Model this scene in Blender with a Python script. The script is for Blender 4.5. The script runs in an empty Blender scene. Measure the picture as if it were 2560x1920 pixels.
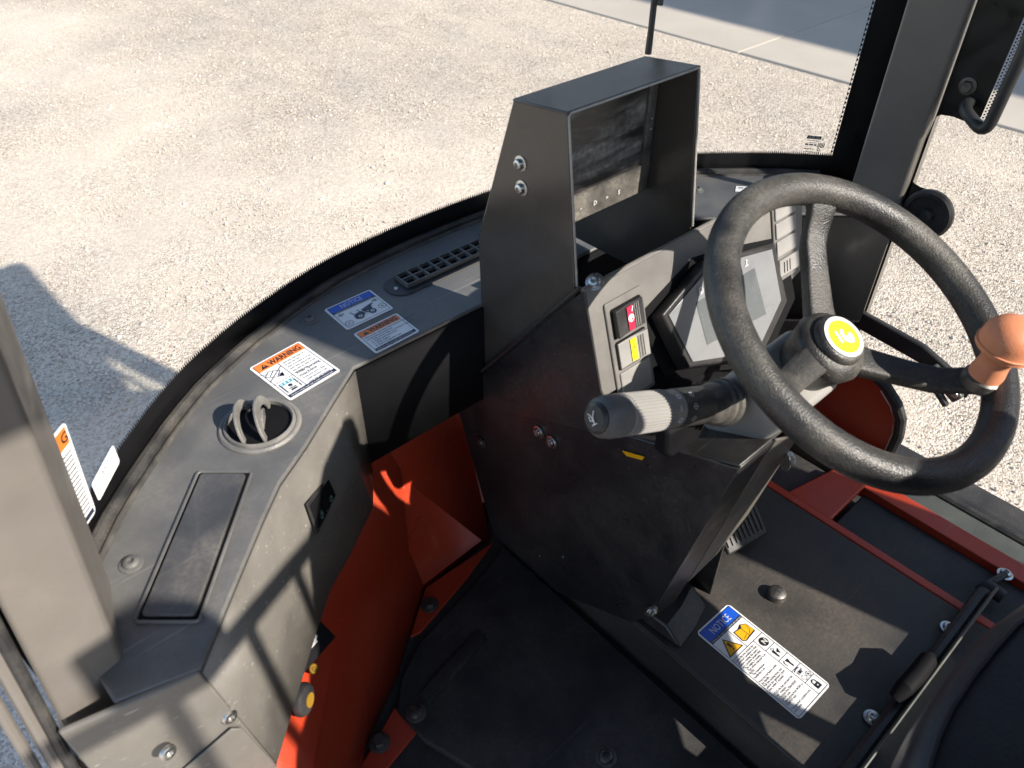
import bpy, bmesh, math, random
import numpy as np
from mathutils import Vector, Matrix
random.seed(7); rng = np.random.default_rng(7)
rad = math.radians
scene = bpy.context.scene
COL = scene.collection
# ------------------------------------------------------------------ camera
F = 1923.0; PITCH = rad(40); YAW = rad(42); CAM = Vector((0, 0, 2.0))
cd = bpy.data.cameras.new('camera'); cam = bpy.data.objects.new('camera', cd); COL.objects.link(cam)
cam.location = CAM
cam.rotation_euler = (rad(90) - PITCH, 0, -YAW)
cd.sensor_width = 36; cd.lens = F / 2560 * 36; cd.clip_start = 0.02; cd.clip_end = 500
cd.dof.use_dof = True; cd.dof.focus_distance = 1.35; cd.dof.aperture_fstop = 9.0
scene.camera = cam
# ------------------------------------------------------------------ light
SUN_EL = rad(35); SX, SY = 0.287, -0.958          # horizontal direction to the sun
w = bpy.data.worlds.new('World'); scene.world = w; w.use_nodes = True
nt = w.node_tree; bg = nt.nodes['Background']; sky = nt.nodes.new('ShaderNodeTexSky')
sky.sky_type = 'NISHITA'; sky.sun_disc = False; sky.sun_elevation = SUN_EL; sky.sun_rotation = math.atan2(SX, SY)
sky.air_density = 1.0; sky.dust_density = 0.6; sky.ozone_density = 1.0
nt.links.new(sky.outputs[0], bg.inputs[0]); bg.inputs[1].default_value = 0.15
sd = bpy.data.lights.new('sun', 'SUN'); sun = bpy.data.objects.new('sun', sd); COL.objects.link(sun)
sd.energy = 5.0; sd.angle = rad(0.55); sd.color = (1.0, 0.92, 0.82)
LD = Vector((-SX * math.cos(SUN_EL), -SY * math.cos(SUN_EL), -math.sin(SUN_EL)))
sun.rotation_euler = LD.to_track_quat('-Z', 'Y').to_euler(); sun.location = (3, -9, 7)
vs = scene.view_settings
vs.view_transform = 'Standard'; vs.look = 'None'; vs.gamma = 1; vs.exposure = 0.8
try: vs.use_curve_mapping = False
except Exception: pass
scene.render.engine = 'CYCLES'
scene.cycles.transparent_max_bounces = 24; scene.cycles.max_bounces = 8
# ------------------------------------------------------------------ pixel -> place on a known plane
HD = Vector((math.sin(YAW), math.cos(YAW), 0)); RD = Vector((math.cos(YAW), -math.sin(YAW), 0))
def ray(u, v):
    r = (u - 1280) / F; up = (960 - v) / F
    h = math.cos(PITCH) + up * math.sin(PITCH); z = -math.sin(PITCH) + up * math.cos(PITCH)
    return Vector((h * HD.x + r * RD.x, h * HD.y + r * RD.y, z))
def onpl(u, v, p0, n):
    d = ray(u, v); return CAM + d * ((Vector(p0) - CAM).dot(n) / d.dot(n))
def onz(u, v, z): return onpl(u, v, (0, 0, z), Vector((0, 0, 1)))
def onx(u, v, x): return onpl(u, v, (x, 0, 0), Vector((1, 0, 0)))
def ony(u, v, y): return onpl(u, v, (0, y, 0), Vector((0, 1, 0)))
# ------------------------------------------------------------------ materials
M = {}
def mat(name, col, rough=0.5, metal=0.0, var=0.25, vscale=30, bump=0.0, bscale=400, dust=0.0, dcol=(0.42, 0.38, 0.32),
        dscale=9, scratch=0.0, spec=0.5, rvar=0.12, dstretch=None):
    m = bpy.data.materials.new(name); m.use_nodes = True; M[name] = m
    t = m.node_tree; N = t.nodes; L = t.links; b = N['Principled BSDF']
    b.inputs['Metallic'].default_value = metal; b.inputs['Specular IOR Level'].default_value = spec
    tc = N.new('ShaderNodeTexCoord')
    n1 = N.new('ShaderNodeTexNoise'); n1.inputs['Scale'].default_value = vscale; n1.inputs['Detail'].default_value = 6
    L.new(tc.outputs['Object'], n1.inputs['Vector'])
    mr = N.new('ShaderNodeMapRange'); L.new(n1.outputs[0], mr.inputs[0])
    mr.inputs[1].default_value = 0.25; mr.inputs[2].default_value = 0.75
    mr.inputs[3].default_value = 1 - var; mr.inputs[4].default_value = 1 + var
    mx = N.new('ShaderNodeMix'); mx.data_type = 'RGBA'; mx.blend_type = 'MULTIPLY'; mx.inputs[0].default_value = 1
    mx.inputs[6].default_value = (*col, 1); L.new(mr.outputs[0], mx.inputs[7])
    colout = mx.outputs[2]
    rr = N.new('ShaderNodeMapRange'); L.new(n1.outputs[0], rr.inputs[0])
    rr.inputs[1].default_value = 0.25; rr.inputs[2].default_value = 0.75
    rr.inputs[3].default_value = max(0.02, rough - rvar); rr.inputs[4].default_value = min(1, rough + rvar)
    rout = rr.outputs[0]
    if dust > 0:
        n2 = N.new('ShaderNodeTexNoise'); n2.inputs['Scale'].default_value = dscale; n2.inputs['Detail'].default_value = 8; n2.inputs['Roughness'].default_value = 0.62
        L.new(tc.outputs['Object'], n2.inputs['Vector'])
        if dstretch:
            mpd = N.new('ShaderNodeMapping'); mpd.inputs['Rotation'].default_value = (0, rad(-28), 0); mpd.inputs['Scale'].default_value = (1.0, 1.0, dstretch[0])
            L.new(tc.outputs['Object'], mpd.inputs[0]); L.new(mpd.outputs[0], n2.inputs['Vector']); n2.inputs['Distortion'].default_value = 0.8
        n3 = N.new('ShaderNodeTexNoise'); n3.inputs['Scale'].default_value = dscale * 30; n3.inputs['Detail'].default_value = 3
        L.new(tc.outputs['Object'], n3.inputs['Vector'])
        mul = N.new('ShaderNodeMath'); mul.operation = 'MULTIPLY'
        d1 = N.new('ShaderNodeMapRange'); d1.inputs[1].default_value = 0.42; d1.inputs[2].default_value = 0.75; L.new(n2.outputs[0], d1.inputs[0])
        d2 = N.new('ShaderNodeMapRange'); d2.inputs[1].default_value = 0.3; d2.inputs[2].default_value = 0.7; d2.inputs[3].default_value = 0.35; L.new(n3.outputs[0], d2.inputs[0])
        L.new(d1.outputs[0], mul.inputs[0]); L.new(d2.outputs[0], mul.inputs[1])
        m2 = N.new('ShaderNodeMath'); m2.operation = 'MULTIPLY'; m2.inputs[1].default_value = dust; L.new(mul.outputs[0], m2.inputs[0])
        mx2 = N.new('ShaderNodeMix'); mx2.data_type = 'RGBA'; L.new(m2.outputs[0], mx2.inputs[0]); L.new(colout, mx2.inputs[6]); mx2.inputs[7].default_value = (*dcol, 1)
        colout = mx2.outputs[2]
        ra = N.new('ShaderNodeMix'); ra.data_type = 'FLOAT'; L.new(m2.outputs[0], ra.inputs[0]); L.new(rout, ra.inputs[2]); ra.inputs[3].default_value = 0.95
        rout = ra.outputs[0]
    if scratch > 0:
        sm = None
        for k, (rz, sc) in enumerate(((0.5, 1.0), (2.1, 1.35), (1.25, 0.8))):
            mp = N.new('ShaderNodeMapping'); mp.inputs['Rotation'].default_value = (rz * 1.3, rz * 0.7, rz); mp.inputs['Scale'].default_value = (6 * sc, 260 * sc, 260 * sc)
            L.new(tc.outputs['Object'], mp.inputs[0])
            ns = N.new('ShaderNodeTexNoise'); ns.inputs['Scale'].default_value = 1.0; ns.inputs['Detail'].default_value = 1; L.new(mp.outputs[0], ns.inputs['Vector'])
            r2 = N.new('ShaderNodeMapRange'); r2.inputs[1].default_value = 0.73; r2.inputs[2].default_value = 0.80; L.new(ns.outputs[0], r2.inputs[0])
            if sm is None: sm = r2.outputs[0]
            else:
                ad = N.new('ShaderNodeMath'); ad.operation = 'MAXIMUM'; L.new(sm, ad.inputs[0]); L.new(r2.outputs[0], ad.inputs[1]); sm = ad.outputs[0]
        ms = N.new('ShaderNodeMath'); ms.operation = 'MULTIPLY'; ms.inputs[1].default_value = scratch; L.new(sm, ms.inputs[0])
        mx3 = N.new('ShaderNodeMix'); mx3.data_type = 'RGBA'; L.new(ms.outputs[0], mx3.inputs[0]); L.new(colout, mx3.inputs[6]); mx3.inputs[7].default_value = (0.45, 0.44, 0.42, 1)
        colout = mx3.outputs[2]
    L.new(colout, b.inputs['Base Color']); L.new(rout, b.inputs['Roughness'])
    if bump > 0:
        nb = N.new('ShaderNodeTexNoise'); nb.inputs['Scale'].default_value = bscale; nb.inputs['Detail'].default_value = 2
        L.new(tc.outputs['Object'], nb.inputs['Vector'])
        bp = N.new('ShaderNodeBump'); bp.inputs['Strength'].default_value = bump; bp.inputs['Distance'].default_value = 0.001
        L.new(nb.outputs[0], bp.inputs['Height']); L.new(bp.outputs[0], b.inputs['Normal'])
    return m
mat('cab_paint', (0.115, 0.107, 0.095), 0.42, bump=0.15, bscale=700, var=0.10, dust=0.22, scratch=0.25)
mat('pillar_paint', (0.155, 0.141, 0.126), 0.40, bump=0.1, bscale=500, var=0.06, dust=0.12)
mat('dash_plastic', (0.098, 0.099, 0.099), 0.46, bump=0.25, bscale=900, var=0.16, vscale=14, dust=0.26, dscale=7, scratch=0.22)
mat('dash_side', (0.145, 0.136, 0.121), 0.44, bump=0.2, bscale=700, var=0.10, dust=0.2, dscale=6, scratch=0.6)
mat('hood_metal', (0.060, 0.052, 0.045), 0.21, rvar=0.04, bump=0.06, bscale=500, var=0.06, dust=0.07, dscale=5, scratch=0.06)
mat('worn_lit_edge', (0.34, 0.33, 0.31), 0.4, var=0.2, vscale=60)  # edge wear plus sunlight put into the colour
mat('console_metal', (0.023, 0.0225, 0.024), 0.34, bump=0.12, bscale=600, var=0.12, dust=0.16, dscale=6, scratch=0.18)  # same paint as the flange, shade darkened into the colour
mat('panel_plastic', (0.15, 0.145, 0.137), 0.45, bump=0.2, bscale=800, var=0.10, dust=0.25)
mat('black_plastic', (0.022, 0.022, 0.024), 0.45, bump=0.2, bscale=600, var=0.15, dust=0.12)
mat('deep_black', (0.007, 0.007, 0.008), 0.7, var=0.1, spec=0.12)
mat('rubber', (0.02, 0.02, 0.021), 0.55, bump=0.2, bscale=500, var=0.2, dust=0.25, dscale=20)
mat('seal_rubber', (0.045, 0.043, 0.04), 0.38, bump=0.15, bscale=300, var=0.25, dust=0.35, dscale=25)
mat('wheel_foam', (0.022, 0.022, 0.023), 0.42, bump=0.7, bscale=520, var=0.2, dust=0.42, dcol=(0.30, 0.28, 0.23), dscale=11, scratch=0.12)
mat('frit', (0.006, 0.006, 0.007), 0.35, var=0.05)
mat('red_paint', (0.46, 0.045, 0.015), 0.36, bump=0.06, bscale=300, var=0.14, vscale=9, dust=0.24, dcol=(0.22, 0.13, 0.09), dscale=8, scratch=0.22)
mat('floor_rubber', (0.022, 0.022, 0.023), 0.62, bump=0.45, bscale=420, var=0.3, vscale=12, dust=0.55, dcol=(0.15, 0.135, 0.115), dscale=7, scratch=0.05)
mat('floor_steel', (0.032, 0.031, 0.030), 0.55, bump=0.3, bscale=350, var=0.25, vscale=14, dust=0.6, dcol=(0.15, 0.12, 0.09), dscale=6, scratch=0.05)
mat('sill_paint', (0.07, 0.077, 0.068), 0.4, var=0.15, dust=0.25, scratch=0.2)
mat('zinc', (0.62, 0.62, 0.60), 0.33, metal=1.0, var=0.2, vscale=300)
mat('dark_steel', (0.12, 0.115, 0.11), 0.45, metal=0.8, var=0.3, vscale=200, dust=0.4)
mat('seat_vinyl', (0.017, 0.019, 0.026), 0.42, bump=0.3, bscale=350, var=0.15, dust=0.06)
mat('gray_plastic', (0.27, 0.265, 0.255), 0.40, bump=0.2, bscale=800, var=0.10, dust=0.2)
mat('vent_plastic', (0.15, 0.147, 0.14), 0.42, bump=0.6, bscale=500, var=0.25, dust=0.4, dscale=40)
mat('cluster_face', (0.20, 0.208, 0.218), 0.3, var=0.08, dust=0.2)
mat('lcd', (0.105, 0.118, 0.125), 0.22, var=0.08, dust=0.15)
mat('monitor_screen', (0.026, 0.026, 0.025), 0.34, var=0.2, vscale=9, dust=2.0, dcol=(0.30, 0.29, 0.27), dscale=5, scratch=0.1, dstretch=(5.5, 1, 2.6))
mat('monitor_frame', (0.05, 0.049, 0.047), 0.45, bump=0.2, bscale=900, var=0.15, dust=0.8, dscale=10)
mat('knob_orange', (0.66, 0.25, 0.125), 0.5, bump=0.25, bscale=500, var=0.12, dust=0.12)
def flat(name, col, rough=0.35): return mat(name, col, rough, var=0.04, rvar=0.03)
flat('p_white', (0.80, 0.80, 0.80)); flat('p_black', (0.015, 0.015, 0.018)); flat('p_navy', (0.02, 0.028, 0.06))
flat('p_blue', (0.01, 0.09, 0.55)); flat('p_orange', (0.80, 0.20, 0.03)); flat('p_yellow', (0.80, 0.40, 0.01)); flat('p_lemon', (0.85, 0.66, 0.02))
flat('p_red', (0.55, 0.02, 0.06)); flat('p_grey', (0.24, 0.25, 0.26)); flat('p_teal', (0.03, 0.25, 0.33)); flat('p_cyan', (0.50, 0.78, 0.82))
flat('p_green', (0.25, 0.62, 0.50)); flat('p_gold', (0.30, 0.17, 0.02)); flat('p_light', (0.62, 0.63, 0.62))

def glass_mat(name, tint, dust, dscale=3.0):
    m = bpy.data.materials.new(name); m.use_nodes = True; M[name] = m
    t = m.node_tree; N = t.nodes; L = t.links; N.remove(N['Principled BSDF']); out = N['Material Output']
    tr = N.new('ShaderNodeBsdfTransparent'); tr.inputs[0].default_value = (*tint, 1)
    gl = N.new('ShaderNodeBsdfGlossy'); gl.inputs['Roughness'].default_value = 0.02
    lw = N.new('ShaderNodeLayerWeight'); lw.inputs[0].default_value = 0.5
    pw = N.new('ShaderNodeMath'); pw.operation = 'POWER'; pw.inputs[1].default_value = 5; L.new(lw.outputs['Facing'], pw.inputs[0])
    fr = N.new('ShaderNodeMath'); fr.operation = 'MULTIPLY_ADD'; fr.inputs[1].default_value = 0.5; fr.inputs[2].default_value = 0.02; L.new(pw.outputs[0], fr.inputs[0])
    mx = N.new('ShaderNodeMixShader'); L.new(fr.outputs[0], mx.inputs[0]); L.new(tr.outputs[0], mx.inputs[1]); L.new(gl.outputs[0], mx.inputs[2])
    df = N.new('ShaderNodeBsdfDiffuse'); df.inputs[0].default_value = (0.6, 0.57, 0.52, 1)
    tc = N.new('ShaderNodeTexCoord'); n1 = N.new('ShaderNodeTexNoise'); n1.inputs['Scale'].default_value = dscale; n1.inputs['Detail'].default_value = 9
    L.new(tc.outputs['Object'], n1.inputs['Vector'])
    mr = N.new('ShaderNodeMapRange'); mr.inputs[1].default_value = 0.35; mr.inputs[2].default_value = 0.8; mr.inputs[3].default_value = dust * 0.3; mr.inputs[4].default_value = dust * 2.2; L.new(n1.outputs[0], mr.inputs[0])
    vo = N.new('ShaderNodeTexVoronoi'); vo.inputs['Scale'].default_value = 130; vo.inputs['Randomness'].default_value = 1; L.new(tc.outputs['Object'], vo.inputs['Vector'])
    sp = N.new('ShaderNodeMapRange'); sp.inputs[1].default_value = 0.10; sp.inputs[2].default_value = 0.06; sp.inputs[3].default_value = 0; sp.inputs[4].default_value = 0.25; L.new(vo.outputs['Distance'], sp.inputs[0])
    ad = N.new('ShaderNodeMath'); L.new(mr.outputs[0], ad.inputs[0])
    nsel = N.new('ShaderNodeMath'); nsel.operation = 'MULTIPLY'; L.new(sp.outputs[0], nsel.inputs[0]); L.new(n1.outputs[0], nsel.inputs[1]); L.new(nsel.outputs[0], ad.inputs[1])
    mx2 = N.new('ShaderNodeMixShader'); L.new(ad.outputs[0], mx2.inputs[0]); L.new(mx.outputs[0], mx2.inputs[1]); L.new(df.outputs[0], mx2.inputs[2])
    L.new(mx2.outputs[0], out.inputs['Surface']); return m
glass_mat('glass_front', (0.975, 0.985, 0.98), 0.018)
glass_mat('glass_side', (0.97, 0.98, 0.975), 0.008)

def ground_mat():
    m = bpy.data.materials.new('gravel_yard'); m.use_nodes = True; M['gravel_yard'] = m
    t = m.node_tree; N = t.nodes; L = t.links; b = N['Principled BSDF']; b.inputs['Roughness'].default_value = 0.95; b.inputs['Specular IOR Level'].default_value = 0.15
    tc = N.new('ShaderNodeTexCoord'); V = tc.outputs['Object']
    def noise(s, d=5, r=0.55):
        n = N.new('ShaderNodeTexNoise'); n.inputs['Scale'].default_value = s; n.inputs['Detail'].default_value = d; n.inputs['Roughness'].default_value = r; L.new(V, n.inputs['Vector']); return n
    big = noise(0.45, 6, 0.6); mid = noise(3.5, 6); fine = noise(60, 4, 0.7)
    v1 = N.new('ShaderNodeTexVoronoi'); v1.inputs['Scale'].default_value = 115; L.new(V, v1.inputs['Vector'])
    v2 = N.new('ShaderNodeTexVoronoi'); v2.inputs['Scale'].default_value = 170; L.new(V, v2.inputs['Vector'])
    # patchiness: sandy packed areas versus loose stone
    add = N.new('ShaderNodeMath'); add.operation = 'ADD'; L.new(big.outputs[0], add.inputs[0])
    mm = N.new('ShaderNodeMath'); mm.operation = 'MULTIPLY'; mm.inputs[1].default_value = 0.45; L.new(mid.outputs[0], mm.inputs[0]); L.new(mm.outputs[0], add.inputs[1])
    loose = N.new('ShaderNodeMapRange'); loose.inputs[1].default_value = 0.62; loose.inputs[2].default_value = 0.84; L.new(add.outputs[0], loose.inputs[0])
    # more loose stone to the right of the machine
    sx = N.new('ShaderNodeSeparateXYZ'); L.new(V, sx.inputs[0])
    gx = N.new('ShaderNodeMapRange'); gx.inputs[1].default_value = 1.5; gx.inputs[2].default_value = 4.0; gx.inputs[4].default_value = 0.6; L.new(sx.outputs[0], gx.inputs[0])
    lo = N.new('ShaderNodeMath'); lo.operation = 'ADD'; lo.use_clamp = True; L.new(loose.outputs[0], lo.inputs[0]); L.new(gx.outputs[0], lo.inputs[1])
    stone = N.new('ShaderNodeValToRGB'); e = stone.color_ramp.elements
    e[0].position = 0.0; e[0].color = (0.20, 0.165, 0.13, 1); e[1].position = 1.0; e[1].color = (0.74, 0.65, 0.54, 1)
    x = e.new(0.35); x.color = (0.45, 0.38, 0.31, 1); x = e.new(0.6); x.color = (0.58, 0.50, 0.42, 1)
    sv = N.new('ShaderNodeSeparateColor'); L.new(v1.outputs['Color'], sv.inputs[0]); L.new(sv.outputs[0], stone.inputs[0])
    sand = N.new('ShaderNodeValToRGB'); e = sand.color_ramp.elements
    e[0].position = 0.3; e[0].color = (0.53, 0.45, 0.37, 1); e[1].position = 0.72; e[1].color = (0.70, 0.61, 0.51, 1); L.new(fine.outputs[0], sand.inputs[0])
    mx = N.new('ShaderNodeMix'); mx.data_type = 'RGBA'
    ls = N.new('ShaderNodeMapRange'); ls.inputs[3].default_value = 0.32; ls.inputs[4].default_value = 0.88; L.new(lo.outputs[0], ls.inputs[0])
    L.new(ls.outputs[0], mx.inputs[0]); L.new(sand.outputs[0], mx.inputs[6]); L.new(stone.outputs[0], mx.inputs[7])
    tone = N.new('ShaderNodeMapRange'); tone.inputs[1].default_value = 0.3; tone.inputs[2].default_value = 0.7; tone.inputs[3].default_value = 0.95; tone.inputs[4].default_value = 1.15; L.new(mid.outputs[0], tone.inputs[0])
    mu = N.new('ShaderNodeMix'); mu.data_type = 'RGBA'; mu.blend_type = 'MULTIPLY'; mu.inputs[0].default_value = 1; L.new(mx.outputs[2], mu.inputs[6]); L.new(tone.outputs[0], mu.inputs[7])
    L.new(mu.outputs[2], b.inputs['Base Color'])
    h1 = N.new('ShaderNodeMath'); h1.operation = 'MULTIPLY'; h1.inputs[1].default_value = -1; L.new(v1.outputs['Distance'], h1.inputs[0])
    h2 = N.new('ShaderNodeMath'); h2.operation = 'MULTIPLY_ADD'; h2.inputs[1].default_value = -0.5; L.new(v2.outputs['Distance'], h2.inputs[0]); L.new(h1.outputs[0], h2.inputs[2])
    h3 = N.new('ShaderNodeMath'); h3.operation = 'MULTIPLY_ADD'; h3.inputs[1].default_value = 0.8; L.new(fine.outputs[0], h3.inputs[0]); L.new(h2.outputs[0], h3.inputs[2])
    bp = N.new('ShaderNodeBump'); bp.inputs['Distance'].default_value = 0.010
    bs = N.new('ShaderNodeMapRange'); bs.inputs[3].default_value = 0.28; bs.inputs[4].default_value = 0.75; L.new(lo.outputs[0], bs.inputs[0]); L.new(bs.outputs[0], bp.inputs['Strength'])
    L.new(h3.outputs[0], bp.inputs['Height']); L.new(bp.outputs[0], b.inputs['Normal'])
ground_mat()
mat('stone', (0.61, 0.53, 0.45), 0.9, var=0.6, vscale=55, spec=0.2)
mat('concrete', (0.45, 0.40, 0.345), 0.85, var=0.08, vscale=1.5, bump=0.3, bscale=60, dust=0.25, dcol=(0.36, 0.32, 0.27), dscale=0.7, spec=0.2)
mat('cladding', (0.42, 0.43, 0.44), 0.5, var=0.05, vscale=1)
mat('tyre', (0.02, 0.02, 0.02), 0.85, var=0.2, bump=0.4, bscale=80)

# ------------------------------------------------------------------ mesh builder
class MB:
    def __init__(s): s.v = []; s.f = []; s.m = []
    def face(s, pts, mi=0):
        i = len(s.v); s.v += [tuple(p) for p in pts]; s.f.append(list(range(i, i + len(pts)))); s.m.append(mi); return s
    def prism(s, pts, vec, mi=0):
        pts = [Vector(p) for p in pts]; vec = Vector(vec); n = len(pts); i = len(s.v)
        nn = Vector((0, 0, 0))
        for k in range(n): nn += pts[k].cross(pts[(k + 1) % n])
        if nn.dot(vec) > 0: pts.reverse()
        s.v += [tuple(p) for p in pts] + [tuple(p + vec) for p in pts]
        s.f.append([i + k for k in range(n)]); s.f.append([i + 2 * n - 1 - k for k in range(n)])
        for k in range(n):
            a = i + k; b = i + (k + 1) % n; s.f.append([b, a, a + n, b + n])
        s.m += [mi] * (n + 2); return s
    def box(s, c, d, ax=None, mi=0):
        c = Vector(c); ax = ax or (Vector((1, 0, 0)), Vector((0, 1, 0)), Vector((0, 0, 1)))
        a, b, e = [Vector(ax[k]) * d[k] / 2 for k in range(3)]
        return s.prism([c - a - b - e, c + a - b - e, c + a + b - e, c - a + b - e], e * 2, mi)
    def tube(s, path, r, n=12, cap=True, mi=0, closed=False):
        path = [Vector(p) for p in path]; m = len(path); rs = r if isinstance(r, (list, tuple)) else [r] * m
        i = len(s.v); up = None
        for k in range(m):
            if closed: t = path[(k + 1) % m] - path[k - 1]
            else: t = path[min(k + 1, m - 1)] - path[max(k - 1, 0)]
            t.normalize()
            if up is None:
                up = Vector((0, 0, 1)) if abs(t.z) < 0.9 else Vector((1, 0, 0))
            a = t.cross(up).normalized(); b = a.cross(t).normalized(); up = b
            for q in range(n):
                an = 2 * math.pi * q / n; s.v.append(tuple(path[k] + (a * math.cos(an) + b * math.sin(an)) * rs[k]))
        for k in range(m if closed else m - 1):
            for q in range(n):
                a0 = i + k * n + q; a1 = i + k * n + (q + 1) % n; b0 = i + ((k + 1) % m) * n + q; b1 = i + ((k + 1) % m) * n + (q + 1) % n
                s.f.append([a0, a1, b1, b0]); s.m.append(mi)
        if cap and not closed:
            s.f.append([i + q for q in range(n)][::-1]); s.f.append([i + (m - 1) * n + q for q in range(n)]); s.m += [mi, mi]
        return s
    def lathe(s, o, axis, prof, n=24, mi=0, ref=None, cap0=True, cap1=True):
        o = Vector(o); ax = Vector(axis).normalized(); rf = Vector(ref) if ref else (Vector((0, 0, 1)) if abs(ax.z) < 0.9 else Vector((1, 0, 0)))
        a = ax.cross(rf).normalized(); b = ax.cross(a).normalized(); i = len(s.v)
        for (r, h) in prof:
            for q in range(n):
                an = 2 * math.pi * q / n; s.v.append(tuple(o + ax * h + (a * math.cos(an) + b * math.sin(an)) * r))
        for k in range(len(prof) - 1):
            for q in range(n):
                a0 = i + k * n + q; a1 = i + k * n + (q + 1) % n; s.f.append([a1, a0, a0 + n, a1 + n]); s.m.append(mi)
        if cap0: s.f.append([i + q for q in range(n)]); s.m.append(mi)
        if cap1: s.f.append([i + (len(prof) - 1) * n + q for q in range(n)][::-1]); s.m.append(mi)
        return s
    def build(s, name, mats, parent=None, bevel=0.0, seg=2, smooth=True, ang=35):
        me = bpy.data.meshes.new(name)
        P = np.array(s.v); c = (P.min(0) + P.max(0)) / 2
        me.from_pydata([tuple(p) for p in (P - c)], [], s.f)
        mats = [mats] if isinstance(mats, str) else mats
        for k in mats: me.materials.append(M[k])
        if len(mats) > 1: me.polygons.foreach_set('material_index', s.m)
        bm = bmesh.new(); bm.from_mesh(me)
        bmesh.ops.remove_doubles(bm, verts=bm.verts, dist=1e-6)
        bmesh.ops.recalc_face_normals(bm, faces=bm.faces)
        bm.to_mesh(me); bm.free()
        if smooth: me.shade_smooth(); me.set_sharp_from_angle(angle=rad(ang))
        me.update()
        o = bpy.data.objects.new(name, me); COL.objects.link(o); o.location = tuple(c)
        if bevel > 0:
            b = o.modifiers.new('bevel', 'BEVEL'); b.width = bevel; b.segments = seg; b.limit_method = 'ANGLE'; b.angle_limit = rad(40)
        if parent: setpar(o, parent)
        return o
def wloc(o):
    l = Vector(o.location)
    return l
def setpar(o, p):
    o.parent = p; o.matrix_parent_inverse = Matrix.Translation(-WL[p.name]) if p.name in WL else Matrix.Translation(-Vector(p.location))
    WL[o.name] = Vector(o.location)
WL = {}
def thing(name, loc, label, cat, group=None):
    o = bpy.data.objects.new(name, None); COL.objects.link(o); o.location = loc; o.empty_display_size = 0.05
    o['label'] = label; o['category'] = cat
    if group: o['group'] = group
    WL[o.name] = Vector(loc); return o
def copy_at(src, loc, parent, rot=None):
    o = src.copy(); COL.objects.link(o); o.location = loc; o.parent = None
    if rot is not None: o.rotation_euler = rot
    if parent: setpar(o, parent)
    return o
def struct(o): o['kind'] = 'structure'; return o
def rrect(x0, y0, x1, y1, r, n=5):
    p = []
    for cx, cy, a in ((x1 - r, y1 - r, 0), (x0 + r, y1 - r, 90), (x0 + r, y0 + r, 180), (x1 - r, y0 + r, 270)):
        for k in range(n + 1):
            t = rad(a + 90 * k / n); p.append((cx + r * math.cos(t), cy + r * math.sin(t)))
    return p
# ------------------------------------------------------------------ flat print
_tc = {}
def text_polys(s, bold=0.0):
    key = (s, bold)
    if key in _tc: return _tc[key]
    cu = bpy.data.curves.new('tmp', 'FONT'); cu.body = s; cu.size = 1.0; cu.offset = bold; cu.resolution_u = 2
    ob = bpy.data.objects.new('tmp', cu); COL.objects.link(ob); bpy.context.view_layer.update()
    me = bpy.data.meshes.new_from_object(ob.evaluated_get(bpy.context.evaluated_depsgraph_get()))
    vs_ = [(v.co.x, v.co.y) for v in me.vertices]; fs = [list(p.vertices) for p in me.polygons]
    bpy.data.objects.remove(ob); bpy.data.curves.remove(cu); bpy.data.meshes.remove(me)
    _tc[key] = (vs_, fs); return _tc[key]
class Print:
    """flat print on a surface: local metres (x right, y up from lower left corner)"""
    def __init__(s, o, ux, uy, n, mats): s.o = Vector(o); s.ux = Vector(ux); s.uy = Vector(uy); s.n = Vector(n).normalized(); s.mb = MB(); s.mats = mats
    def P(s, x, y, l): return s.o + s.ux * x + s.uy * y + s.n * (0.00022 * l)
    def poly(s, pts, m, l): s.mb.face([s.P(x, y, l) for x, y in pts], s.mats.index(m)); return s
    def rect(s, x0, y0, x1, y1, m, l): return s.poly([(x0, y0), (x1, y0), (x1, y1), (x0, y1)], m, l)
    def line(s, x0, y0, x1, y1, wd, m, l):
        d = Vector((x1 - x0, y1 - y0)); d.normalize(); q = Vector((-d.y, d.x)) * wd / 2
        return s.poly([(x0 - q.x, y0 - q.y), (x1 - q.x, y1 - q.y), (x1 + q.x, y1 + q.y), (x0 + q.x, y0 + q.y)], m, l)
    def pline(s, pts, wd, m, l):
        for a, b in zip(pts, pts[1:]): s.line(*a, *b, wd, m, l)
        return s
    def disc(s, x, y, r, m, l, n=20): return s.poly([(x + r * math.cos(2 * math.pi * k / n), y + r * math.sin(2 * math.pi * k / n)) for k in range(n)], m, l)
    def ring(s, x, y, r, wd, m, l, n=20):
        return s.pline([(x + r * math.cos(2 * math.pi * k / n), y + r * math.sin(2 * math.pi * k / n)) for k in range(n + 1)], wd, m, l)
    def text(s, t, x, y, size, m, l, width=None, bold=0.0, flip=False, center=False):
        v, f = text_polys(t, bold)
        if not v: return s
        w0 = max(a[0] for a in v); k = size if width is None else width / w0
        off = -w0 * k / 2 if center else 0
        i = len(s.mb.v)
        for a in v:
            xx = (w0 - a[0]) * k if flip else a[0] * k
            s.mb.v.append(tuple(s.P(x + off + xx, y + a[1] * size, l)))
        for q in f: s.mb.f.append([i + z for z in q]); s.mb.m.append(s.mats.index(m))
        return s
    def build(s, name, parent): 
        return s.mb.build(name, s.mats, parent, smooth=False)
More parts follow.
